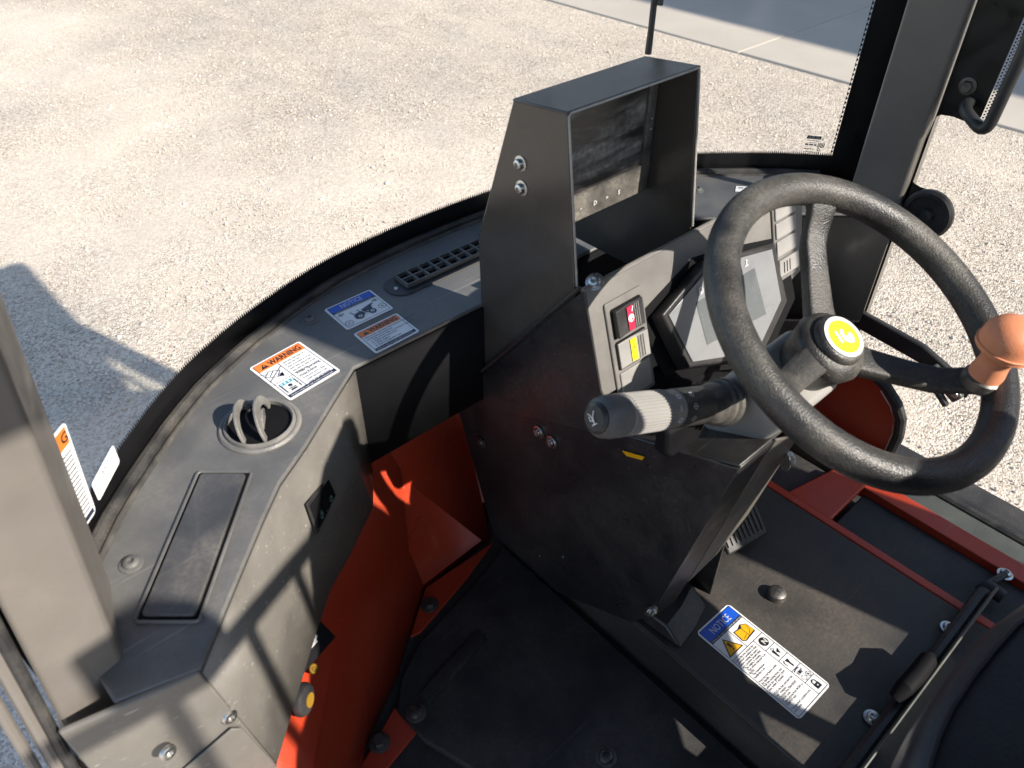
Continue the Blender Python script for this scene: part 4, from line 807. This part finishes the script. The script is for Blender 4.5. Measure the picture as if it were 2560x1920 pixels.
# bolts, yellow tag
for u, v in ((1347, 1080), (1380, 1105)): screw('bolt', onx(u, v, XC + 0.002), -X, 0.0068, con, 'zinc', h=0.005)
screw('bolt', onx(1203, 1105, XC + 0.002), -X, 0.007, con, 'dark_steel', h=0.004)
screw('bolt', (0.555, 0.479, 1.538) , (-0.6, -0.2, 0.75), 0.0072, con, 'zinc', h=0.005)
for u, v in ((1800, 1282), (1628, 1528)): screw('bolt', ony(u, v, 0.30) if v < 1400 else onx(u, v, XC + 0.001), Vector((-0.5, -1, 0.2)), 0.0065, con, 'zinc', h=0.005)
screw('bolt', ony(1960, 1150, 0.255) , (0.9, -0.5, 0), 0.009, con, 'zinc', hexhead=True, h=0.009)
for u, v in ((1350, 1390), (1408, 1392)): screw('rivet', onx(u, v, XC + 0.002), -X, 0.0022, con, 'zinc', washer=False)
yp = [onx(u, v, XC + 0.001) for u, v in ((1556, 1126), (1612, 1142), (1606, 1150), (1566, 1139))]
MB().prism(yp, -X * 0.0006).build('yellow_tag', 'p_yellow', con, smooth=False)
# corner boot where the console meets the floor plate
MB().prism([(0.552, 0.335, 1.041), (0.600, 0.325, 1.041), (0.640, 0.300, 1.041), (0.640, 0.290, 1.041), (0.60, 0.278, 1.041), (0.558, 0.272, 1.041)], (0, 0.03, 0.022)).build('base_bracket', 'console_metal', con, bevel=0.003)
# ================================================================== NOTICE LABEL ON THE FLOOR PLATE
def d_floor(p, W, H):
    p.rect(0.0028, H - 0.022, W - 0.0028, H - 0.0028, 'p_blue', 1); p.text('NOTICE', W / 2, H - 0.0185, 0.0155, 'p_light', 2, width=W * 0.55, center=True)
    p.rect(0.0028, H - 0.027, W - 0.0028, H - 0.022, 'p_navy', 1); p.text('Follow the steps indicated in the manual', 0.005, H - 0.0258, 0.0038, 'p_light', 2, width=W - 0.010)
    p.pline([(0.0028, 0.0028), (0.0028, H - 0.0028), (W - 0.0028, H - 0.0028), (W - 0.0028, 0.0028), (0.0028, 0.0028)], 0.0007, 'p_black', 1)
    yb = H - 0.060; p.line(0.003, yb, W - 0.003, yb, 0.0007, 'p_black', 1); p.line(W / 2, yb, W / 2, H - 0.027, 0.0007, 'p_black', 1)
    cx, cy = W * 0.26, yb + 0.005; p.poly([(cx - 0.015, cy), (cx + 0.015, cy), (cx, cy + 0.025)], 'p_black', 2); p.poly([(cx - 0.0122, cy + 0.0016), (cx + 0.0122, cy + 0.0016), (cx, cy + 0.022)], 'p_yellow', 3)
    p.poly([(cx - 0.0012, cy + 0.008), (cx + 0.0012, cy + 0.008), (cx + 0.002, cy + 0.0165), (cx - 0.002, cy + 0.0165)], 'p_black', 4); p.disc(cx, cy + 0.0052, 0.0013, 'p_black', 4)
    bx, by = W * 0.53, yb + 0.006   # open manual
    p.poly([(bx, by + 0.003), (bx + 0.004, by), (bx + 0.015, by + 0.001), (bx + 0.027, by + 0.002), (bx + 0.026, by + 0.017), (bx + 0.018, by + 0.022), (bx + 0.010, by + 0.019), (bx + 0.001, by + 0.020)], 'p_black', 2)
    p.poly([(bx + 0.001, by + 0.004), (bx + 0.004, by + 0.0015), (bx + 0.0135, by + 0.003), (bx + 0.0135, by + 0.017), (bx + 0.002, by + 0.019)], 'p_yellow', 3); p.poly([(bx + 0.0145, by + 0.003), (bx + 0.026, by + 0.004), (bx + 0.025, by + 0.0165), (bx + 0.018, by + 0.0208), (bx + 0.0145, by + 0.016)], 'p_yellow', 3)
    p.line(bx + 0.004, by + 0.004, bx + 0.0125, by + 0.006, 0.0006, 'p_black', 4); p.pline([(bx + 0.016, by + 0.004), (bx + 0.022, by + 0.008), (bx + 0.024, by + 0.015)], 0.0005, 'p_black', 4)
    xs = W - 0.023; p.line(xs, 0.003, xs, yb, 0.0007, 'p_black', 1)
    n5 = 5; hh = (yb - 0.003) / n5
    for k in range(n5):
        y1 = yb - k * hh; y0 = y1 - hh; cxx, cyy = xs + 0.010, (y0 + y1) / 2
        if k: p.line(xs, y1, W - 0.003, y1, 0.0006, 'p_black', 1)
        if k == 0: p.disc(cxx, cyy, 0.0068, 'p_black', 2).text('N', cxx - 0.003, cyy - 0.0035, 0.010, 'p_light', 3, bold=0.03)
        elif k == 1: p.poly([(cxx - 0.005, cyy + 0.004), (cxx - 0.001, cyy + 0.004), (cxx - 0.002, cyy - 0.007), (cxx - 0.004, cyy - 0.007)], 'p_black', 2).poly([(cxx, cyy), (cxx + 0.006, cyy + 0.003), (cxx + 0.003, cyy - 0.005)], 'p_black', 2).ring(cxx - 0.001, cyy + 0.006, 0.002, 0.0007, 'p_black', 2, 10)
        elif k == 2: p.poly([(cxx - 0.003, cyy + 0.005), (cxx + 0.003, cyy + 0.005), (cxx + 0.0012, cyy), (cxx + 0.001, cyy - 0.007), (cxx - 0.001, cyy - 0.007), (cxx - 0.0012, cyy)], 'p_black', 2).pline([(cxx - 0.006, cyy - 0.002), (cxx - 0.007, cyy + 0.003), (cxx - 0.004, cyy + 0.0065)], 0.0009, 'p_black', 2)
        elif k == 3: p.text('180\u00b0', cxx - 0.007, cyy + 0.001, 0.0062, 'p_black', 2, bold=0.03).ring(cxx - 0.004, cyy - 0.0055, 0.0036, 0.0006, 'p_grey', 2, 12).ring(cxx + 0.0045, cyy - 0.0055, 0.0036, 0.0006, 'p_black', 2, 12).poly([(cxx + 0.003, cyy - 0.007), (cxx + 0.006, cyy - 0.0065), (cxx + 0.0045, cyy - 0.003)], 'p_black', 2).pline([(cxx - 0.008, cyy + 0.0075), (cxx - 0.003, cyy + 0.009), (cxx + 0.003, cyy + 0.0085)], 0.0009, 'p_black', 2)
        else: p.poly([(cxx - 0.0045, cyy - 0.006), (cxx + 0.0045, cyy - 0.006), (cxx + 0.0045, cyy + 0.001), (cxx - 0.0045, cyy + 0.001)], 'p_black', 2).pline([(cxx - 0.003, cyy + 0.001), (cxx - 0.003, cyy + 0.005), (cxx, cyy + 0.0068), (cxx + 0.003, cyy + 0.005), (cxx + 0.003, cyy + 0.001)], 0.0014, 'p_black', 2).disc(cxx, cyy - 0.002, 0.0012, 'p_light', 3, 8)
    ls = ['Ensure the area around the', "operator's position is clear", 'before rotating the opera-', "tor's position ensure that:", '- The engine is running', '- The travel selector is in', 'NEUTRAL', '- The transmission', 'handbrake is on', '', 'Press the red button under', 'the handle.', 'Pull the locking lever and', "unlock the operator's posi-", 'tion within 5 seconds.', '', 'HOLD the bars and start the', '180\u00b0 rotation.', '- Clockwise from TRANSPORT', 'to WORK mode.', '- Anticlockwise from WORK to', 'TRANSPORT mode', '', "The operator's position locks", 'into place.']
    for k, t in enumerate(ls):
        if t: p.text(t, 0.0048, yb - 0.0050 - k * (yb - 0.010) / 25, 0.0045, 'p_black', 1, width=(xs - 0.008) * min(1, len(t) / 28.0), bold=0.008)
fl = label('notice_label', onz(1740, 1580, ZP), onz(1820, 1513, ZP), onz(2076, 1710, ZP), onz(1998, 1805, ZP), Z, cab, ['p_blue', 'p_light', 'p_navy', 'p_black', 'p_yellow', 'p_grey'], d_floor, base='p_white', r=0.006, text='long white and blue notice label on the floor plate')
# floor details
MB().lathe(onz(1940, 1490, ZP), Z, [(0.0135, 0), (0.0135, 0.007), (0.0125, 0.010), (0.009, 0.0125), (0.0, 0.0135)], 20, cap1=False).build('floor_bolt', 'dark_steel', cab)
MB().tube([(0.616 + 0.02 * math.sin(t), 0.318 - 0.02 + 0.02 * math.cos(t), 1.042) for t in np.linspace(-0.2, 1.6, 9)], 0.003, 6).build('slot_edge', 'deep_black', cab)
for u, v in ((2370, 1570), (2180, 1795)): screw('floor_bolt', onz(u, v, ZP + 0.002), Z, 0.0075, cab, 'zinc', h=0.005)
screw('floor_bolt', onz(1640, 1770, ZF + 0.002), Z, 0.008, cab, 'zinc', hexhead=True, h=0.006)
screw('frame_bolt', onz(2512, 1436, 1.012), Z, 0.008, cab, 'zinc', h=0.006)
screw('frame_bolt', onz(2145, 1207, 1.012), Z, 0.007, cab, 'zinc', h=0.006)
kn = onz(2445, 1480, 1.0); MB().tube([onz(2512, 1436, 1.02), onz(2480, 1455, 1.022), kn + Z * 0.02, kn + Z * 0.018 + Vector((0.0, -0.03, 0))], [0.0055, 0.006, 0.013, 0.011], 12).build('seat_latch', 'rubber', cab)
# ================================================================== STEERING WHEEL
sw = thing('steering_wheel', Cw - wn * 0.06, 'black three-spoke steering wheel with yellow hub emblem', 'steering wheel')
RW = 0.160
mb = MB(); mb.tube([Cw + (X * math.cos(t) + wy * math.sin(t)) * RW for t in np.linspace(0, 2 * math.pi, 97)[:-1]], 0.0168, 20, closed=True); mb.build('rim', 'wheel_foam', sw, ang=80)
for an in (57, -53, 182):
    u = X * math.cos(rad(an)) + wy * math.sin(rad(an)); s_ = wn.cross(u)
    prof = [(0.012, -0.058, 0.030, 0.016), (0.045, -0.053, 0.0255, 0.013), (0.085, -0.043, 0.0225, 0.0125), (0.113, -0.035, 0.0222, 0.0125), (0.124, -0.028, 0.0225, 0.0125), (0.134, -0.018, 0.023, 0.012), (0.143, -0.009, 0.026, 0.012), (0.153, -0.002, 0.034, 0.011)]
    mb = MB(); n = 16; i0 = 0
    for r, h, hw, th in prof:
        for q_ in range(n):
            t = 2 * math.pi * q_ / n; cx, cy = math.cos(t), math.sin(t)
            ex = math.copysign(abs(cx) ** 0.32, cx); ey = math.copysign(abs(cy) ** 0.32, cy)
            mb.v.append(tuple(Cw + u * r + wn * (h + ey * th * 0.62) + s_ * (ex * hw * 0.62)))
    for k in range(len(prof) - 1):
        for q_ in range(n): a0 = k * n + q_; a1 = k * n + (q_ + 1) % n; mb.f.append([a0, a1, a1 + n, a0 + n]); mb.m.append(0)
    mb.f += [list(range(n))[::-1], [(len(prof) - 1) * n + q_ for q_ in range(n)]]; mb.m += [0, 0]
    mb.build('spoke', 'wheel_foam', sw, ang=50)
MB().lathe(hub - wn * 0.062, wn, [(0.030, 0), (0.033, 0.02), (0.038, 0.040), (0.040, 0.048), (0.037, 0.056), (0.028, 0.062)], 36).build('hub', 'wheel_foam', sw, ang=60)
cp = MB().lathe(hub - wn * 0.004, wn, [(0.0275, -0.008), (0.0285, 0.004), (0.0278, 0.009), (0.0250, 0.0118), (0.0, 0.012)], 40, cap1=False).build('hub_cap', 'wheel_foam', sw, ang=60)
em = MB().lathe(hub + wn * 0.0082, wn, [(0.0232, 0), (0.0232, 0.0008), (0, 0.0008)], 40, cap1=False).build('emblem', 'p_white', sw, smooth=False)
pr = Print(hub + wn * 0.0092, X * 0.80, wy * 0.80, wn, ['p_lemon', 'p_white']); pr.disc(0, 0, 0.0235, 'p_lemon', 1, 36)
pr.poly([(-0.0125, -0.004), (-0.0085, -0.006), (-0.0055, 0.011), (-0.0090, 0.012)], 'p_white', 2)
pr.poly([(0.0, 0.009), (0.004, 0.010), (0.0055, 0.006), (0.002, 0.003), (0.002, -0.001), (0.006, -0.002), (0.009, 0.001), (0.0135, -0.001), (0.013, -0.008), (0.008, -0.013), (0.002, -0.012), (-0.004, -0.005), (-0.004, 0.003)], 'p_white', 2); pr.build('emblem_print', em)
# spinner knob
u = X * math.cos(rad(-55)) + wy * math.sin(rad(-55)); kb = Cw + u * 0.137 + wn * 0.004
MB().lathe(kb, (wn + wy * 0.40).normalized(), [(0.0155, -0.006), (0.0165, 0.006), (0.0145, 0.018), (0.0150, 0.026), (0.021, 0.033), (0.0275, 0.037), (0.0275, 0.040), (0.0265, 0.043), (0.0265, 0.050), (0.0245, 0.058), (0.019, 0.065), (0.010, 0.069), (0.0, 0.070)], 36, cap1=False).build('spinner_knob', 'knob_orange', sw, ang=40)
MB().lathe(kb, (wn + wy * 0.40).normalized(), [(0.0185, -0.012), (0.0192, -0.006), (0.0185, -0.001), (0.0160, 0.001)], 24).build('knob_clamp', 'dark_steel', sw)
MB().lathe(kb, (wn + wy * 0.40).normalized(), [(0.02755, 0.0402), (0.0282, 0.0408), (0.0282, 0.0416), (0.0270, 0.0422)], 36).build('knob_seam', 'knob_orange', sw)
# ================================================================== INDICATOR STALK
st = thing('indicator_stalk', (0.60, 0.33, 1.40), 'grey ribbed combination switch stalk with horn button on the steering column', 'stalk')
p0 = ony(1478, 1047, 0.322); p1 = ony(1810, 1005, 0.305); ax = (p0 - p1).normalized(); Ls = (p0 - p1).length
def sat(f): return p1 + ax * (Ls * f)
MB().lathe(sat(0.0), ax, [(0.026, 0), (0.026, Ls * 0.03), (0.022, Ls * 0.04), (0.0245, Ls * 0.05), (0.0245, Ls * 0.075), (0.020, Ls * 0.09), (0.022, Ls * 0.10), (0.021, Ls * 0.15), (0.017, Ls * 0.21)], 32).build('boot', 'seal_rubber', st)
MB().lathe(sat(0.17), ax, [(0.017, 0), (0.0197, Ls * 0.05), (0.0197, Ls * 0.26), (0.0185, Ls * 0.28)], 32).build('collar', 'black_plastic', st)
rk = MB().lathe(sat(0.43), ax, [(0.0185, 0), (0.0190, 0.001), (0.0190, Ls * 0.38), (0.0182, Ls * 0.385)], 32).build('twist_grip', 'gray_plastic', st)
ra = ax.cross(Z).normalized(); rb = ra.cross(ax).normalized()
for k in range(40):
    t = 2 * math.pi * k / 40; d = ra * math.cos(t) + rb * math.sin(t)
    MB().tube([sat(0.52) + d * 0.0191, sat(0.80) + d * 0.0191], 0.0009, 6).build('grip_rib', 'gray_plastic', rk)
MB().lathe(sat(0.815), ax, [(0.0185, 0), (0.0202, 0.002), (0.0202, Ls * 0.08), (0.0185, Ls * 0.125), (0.0145, Ls * 0.15), (0.0138, Ls * 0.14)], 32).build('end_cap', 'dash_plastic', st)
hb = MB().lathe(sat(0.95), ax, [(0.0140, 0), (0.0140, 0.004), (0.0112, 0.007), (0.0, 0.0078)], 28, cap1=False).build('horn_button', 'black_plastic', st)
vd = (CAM - p0); vd = (vd - ax * vd.dot(ax)).normalized(); sd_ = ax.cross(vd).normalized()
eu = (vd * 0.25 - sd_ * 0.97).normalized(); ev = ax.cross(eu).normalized()
if ev.dot(vd) < 0: ev = -ev
if eu.z < 0: eu = -eu
pr = Print(sat(0.95) + ax * 0.0086, eu, ev, ax, ['p_white']); pr.poly([(-0.006, 0.003), (-0.005, 0.003), (-0.005, -0.003), (-0.006, -0.003)], 'p_white', 1).pline([(-0.005, 0.0), (0.002, 0.0008), (0.006, 0.004)], 0.0008, 'p_white', 1).pline([(-0.005, 0.0), (0.002, -0.0008), (0.006, -0.004)], 0.0008, 'p_white', 1).pline([(-0.002, -0.0008), (-0.001, -0.0035), (0.003, -0.0035)], 0.0008, 'p_white', 1); pr.build('horn_symbol', hb)
for j, (dang, s1, s2) in enumerate(((-38, 'O', '0'), (-2, 'I', 'I'), (34, 'O', 'D'))):
    c_, s2_ = math.cos(rad(dang)), math.sin(rad(dang)); d = (vd * c_ + ev * -s2_ * 0 + sd_ * s2_).normalized(); tv = d.cross(ax).normalized()
    pr = Print(sat(0.485) + d * 0.0193, -ax, d.cross(-ax).normalized(), d, ['p_white']); pr.text(s1, -0.003, -0.003, 0.008, 'p_white', 1, bold=0.04); pr.build('grip_mark', rk)
    pr = Print(sat(0.385) + d * 0.0200, -ax, d.cross(-ax).normalized(), d, ['p_light']); pr.ring(0, 0, 0.0028, 0.0006, 'p_light', 1, 12).line(-0.004, 0, 0.004, 0, 0.0006, 'p_light', 1); pr.build('collar_mark', rk)
MB().prism([(0.500, 0.315, 1.425), (0.510, 0.315, 1.412), (0.560, 0.315, 1.404), (0.575, 0.315, 1.445), (0.500, 0.315, 1.458)], (0, 0.018, 0)).build('switch_body', 'deep_black', st, bevel=0.005)
# ================================================================== MONITOR HOOD + MONITOR
hd = thing('monitor_hood', (0.646, 0.56, 1.30), 'black folded steel hood shielding the small monitor', 'hood')
XL, XR = 0.541, 0.752
side = [(0.520, 1.718), (0.599, 1.710), (0.664, 1.522), (0.661, 1.255), (0.492, 1.37), (0.495, 1.52)]
MB().prism([(XL, y, z) for y, z in side], (0.003, 0, 0)).build('side_plate', 'hood_metal', hd, bevel=0.0012)
MB().prism([(XR - 0.003, y, z) for y, z in [(0.520, 1.718), (0.599, 1.710), (0.700, 1.56), (0.735, 1.50), (0.735, 1.432), (0.492, 1.432), (0.495, 1.52)]], (0.003, 0, 0)).build('side_plate', 'hood_metal', hd, bevel=0.0012)
MB().prism([(XL - 0.0006, 0.519, 1.7165), (XR + 0.0006, 0.519, 1.7165), (XR + 0.0006, 0.600, 1.7085), (XL - 0.0006, 0.600, 1.7085)], (0, 0, 0.0034)).build('top_plate', 'hood_metal', hd, bevel=0.0016, seg=3)
MB().tube([(XL + 0.0015, 0.4938, 1.53), (XL + 0.0015, 0.5188, 1.715), (XL + 0.004, 0.5182, 1.7182), (XR - 0.004, 0.5182, 1.7182), (XR - 0.0015, 0.5188, 1.715), (XR - 0.0015, 0.4938, 1.53)], 0.0013, 6).build('cut_edge', 'worn_lit_edge', hd)
MB().prism([(0.575, 0.640, 1.30), (0.625, 0.640, 1.30), (0.625, 0.640, 1.455), (0.61, 0.640, 1.47), (0.575, 0.640, 1.47)], (0, 0.003, 0)).build('mount_bracket', 'cab_paint', hd, bevel=0.001)
screw('bolt', (0.602, 0.6395, 1.452), -Y, 0.0055, hd, 'zinc', h=0.004)
for u, v in ((1302, 409), (1305, 470)): screw('bolt', onx(u, v, XL), -X, 0.0062, hd, 'zinc', h=0.006)
mon = thing('display_monitor', (0.646, 0.575, 1.555), 'small rectangular monitor with dusty dark screen inside the black hood', 'monitor')
YM = 0.570
fm = MB(); y_ = YM
for x0, x1, z0, z1 in ((XL + 0.004, XR - 0.005, 1.553, 1.590), (XL + 0.004, XR - 0.005, 1.697, 1.704), (XL + 0.004, XL + 0.016, 1.590, 1.697), (0.733, XR - 0.005, 1.590, 1.697)):
    fm.prism([(x0, y_, z0), (x1, y_, z0), (x1, y_, z1), (x0, y_, z1)], (0, 0.016, 0))
fm.build('bezel', 'monitor_frame', mon, bevel=0.0012)
MB().prism([(XL + 0.014, y_ + 0.005, 1.586), (0.736, y_ + 0.005, 1.586), (0.736, y_ + 0.005, 1.70), (XL + 0.014, y_ + 0.005, 1.70)], (0, 0.010, 0)).build('screen', 'monitor_screen', mon)
pr = Print(Vector((0.60, y_ - 0.0012, 1.566)), X, Z, -Y, ['p_light'])
for k, x in enumerate((0.0, 0.022, 0.045, 0.067, 0.089)):
    if k == 2: pr.text('D', x, 0, 0.008, 'p_light', 1, bold=0.02)
    elif k == 4: pr.text('S', x, 0, 0.008, 'p_light', 1, bold=0.02)
    elif k == 3: pr.text('M', x, 0.001, 0.005, 'p_light', 1, bold=0.02)
    else: pr.line(x, 0.002, x + 0.0022, 0.004, 0.001, 'p_light', 1)
pr.build('button_symbols', mon)
for z in (1.635, 1.648): MB().lathe((0.741, y_ - 0.0003, z), -Y, [(0.0011, 0), (0.0011, 0.0005), (0, 0.0006)], 8, cap1=False).build('indicator_dot', 'p_light', mon)
MB().box((0.645, y_ + 0.019, 1.628), (0.17, 0.006, 0.12)).build('back_cover', 'black_plastic', mon, bevel=0.003)
# ================================================================== PEDAL
pe = thing('accelerator_pedal', (0.78, 0.36, ZP), 'black ribbed rubber accelerator pedal on the floor plate', 'pedal')
pa, pb, pc_ = Vector((0.728, 0.318, 1.055)), Vector((0.808, 0.302, 1.055)), Vector((0.826, 0.372, 1.115)); pu = (pb - pa); pv_ = (pc_ - pb); pn_ = pu.cross(pv_).normalized()
MB().prism([pa, pb, pc_, pa + pv_], -pn_ * 0.008).build('pad', 'rubber', pe, bevel=0.003)
for k in range(9):
    a = pa + pu * (0.07 + k * 0.107); MB().box(a + pv_ * 0.52 + pn_ * 0.0012, (0.0042, pv_.length * 0.82, 0.0024), (pu.normalized(), pv_.normalized(), pn_)).build('rib', 'rubber', pe)
MB().box(pa + pu * 0.5 + pv_ * 0.9 - pn_ * 0.02, (0.03, 0.012, 0.05)).build('arm', 'dark_steel', pe); MB().box((0.775, 0.375, 1.05), (0.06, 0.05, 0.02)).build('base', 'dark_steel', pe, bevel=0.003)
# ================================================================== FLOOR MAT
mt = thing('floor_mat', (0.38, 0.3, ZF), 'worn black rubber mat in the left footwell beside the red panel', 'floor mat')
mp_ = [onz(u, v, 0.962) for u, v in ((1240, 1392), (1182, 1462), (1045, 1608), (1000, 1700), (992, 1775), (1060, 1850), (1185, 1925))]
mo = [(p.x, p.y) for p in mp_] + [(0.26, 0.0), (0.535, 0.0), (0.535, 0.62)]
MB().prism([(x, y, 0.9485) for x, y in mo], (0, 0, 0.0135)).build('mat', 'floor_rubber', mt, bevel=0.003)
b4 = [onz(u, v, 0.966) for u, v in ((1075, 1758), (1050, 1737), (1190, 1582), (1215, 1600))]
MB().prism([p - Z * 0.004 for p in b4], (0, 0, 0.010)).build('wear_strip', 'floor_rubber', mt, bevel=0.001)
for u, v in ((1040, 1783), (1515, 1893)): screw('mat_bolt', onz(u, v, 0.962), Z, 0.010, mt, 'dark_steel', h=0.006)
# ================================================================== OPERATOR SEAT
se = thing('operator_seat', (0.62, -0.25, ZP), 'black vinyl operator seat cushion on a steel seat box', 'seat')
MB().prism([(0.40, 0.028, 1.041), (0.95, 0.028, 1.041), (0.95, 0.024, 1.078), (0.40, 0.024, 1.078)], (0, -0.004, 0)).build('seat_box', 'sill_paint', se, bevel=0.002)
MB().box((0.66, -0.28, 1.045), (0.50, 0.46, 0.03)).build('seat_base', 'black_plastic', se, bevel=0.01)
MB().tube([(0.40, 0.033, 1.052), (0.95, 0.033, 1.052)], 0.010, 10).build('front_rail', 'black_plastic', se)
lk = onz(2290, 1690, 1.075); MB().tube([lk + Vector((-0.045, 0.004, -0.006)), lk + Vector((-0.03, 0.002, 0.004)), lk, lk + Vector((0.03, 0, 0.004)), lk + Vector((0.045, 0, -0.004))], [0.008, 0.0115, 0.012, 0.0115, 0.006], 12).build('release_handle', 'deep_black', se)
def cushion(name, c, d, r, ax=None):
    mb = MB().box(c, d, ax); o = mb.build(name, 'seat_vinyl', se, bevel=r, seg=6); return o
cushion('cushion', (0.70, -0.27, 1.085), (0.40, 0.40, 0.08), 0.03)
cushion('backrest', (0.68, -0.405, 1.73), (0.36, 0.07, 0.31), 0.03)
for x in (0.60, 0.76): MB().box((x, -0.45, 1.33), (0.03, 0.02, 0.66)).build('back_bracket', 'dark_steel', se)
fa_ = [(0.17, 1.15), (0.17, 1.54), (0.25, 1.60), (0.30, 1.625), (0.372, 1.70), (0.379, 1.78), (0.40, 1.84), (0.462, 1.915), (0.53, 1.955), (0.555, 1.95), (0.562, 1.92), (0.568, 1.80), (0.60, 1.74), (0.64, 1.68), (0.70, 1.62), (0.79, 1.50), (0.79, 1.375), (0.60, 1.235), (0.585, 1.15)]
MB().prism([(x, -0.19, z) for x, z in fa_], (0, 0.05, 0)).build('shade_blocker', 'seat_vinyl', se, bevel=0.02, seg=4)  # added out-of-view shade caster, outline cut to its shadow, no seat part
ZA = 1.50
ar = [onz(u, v, ZA) for u, v in ((2640, 1440), (2560, 1492), (2500, 1535), (2440, 1600), (2385, 1668), (2335, 1740), (2298, 1815), (2275, 1880), (2262, 1960), (2260, 2040))]
ap = [(p.x, p.y) for p in ar] + [(0.335, -0.32), (0.56, -0.32)]
MB().prism([(x, y, ZA - 0.075) for x, y in ap], (0, 0, 0.075)).build('armrest', 'seat_vinyl', se, bevel=0.022, seg=5)
MB().tube([(x * 0.98 + 0.008, y - 0.012, ZA + 0.001) for x, y in ap[:10]], 0.0022, 6).build('armrest_seam', 'seat_vinyl', se)
MB().box((0.43, -0.36, 1.46), (0.04, 0.10, 0.04)).build('armrest_bracket', 'dark_steel', se)
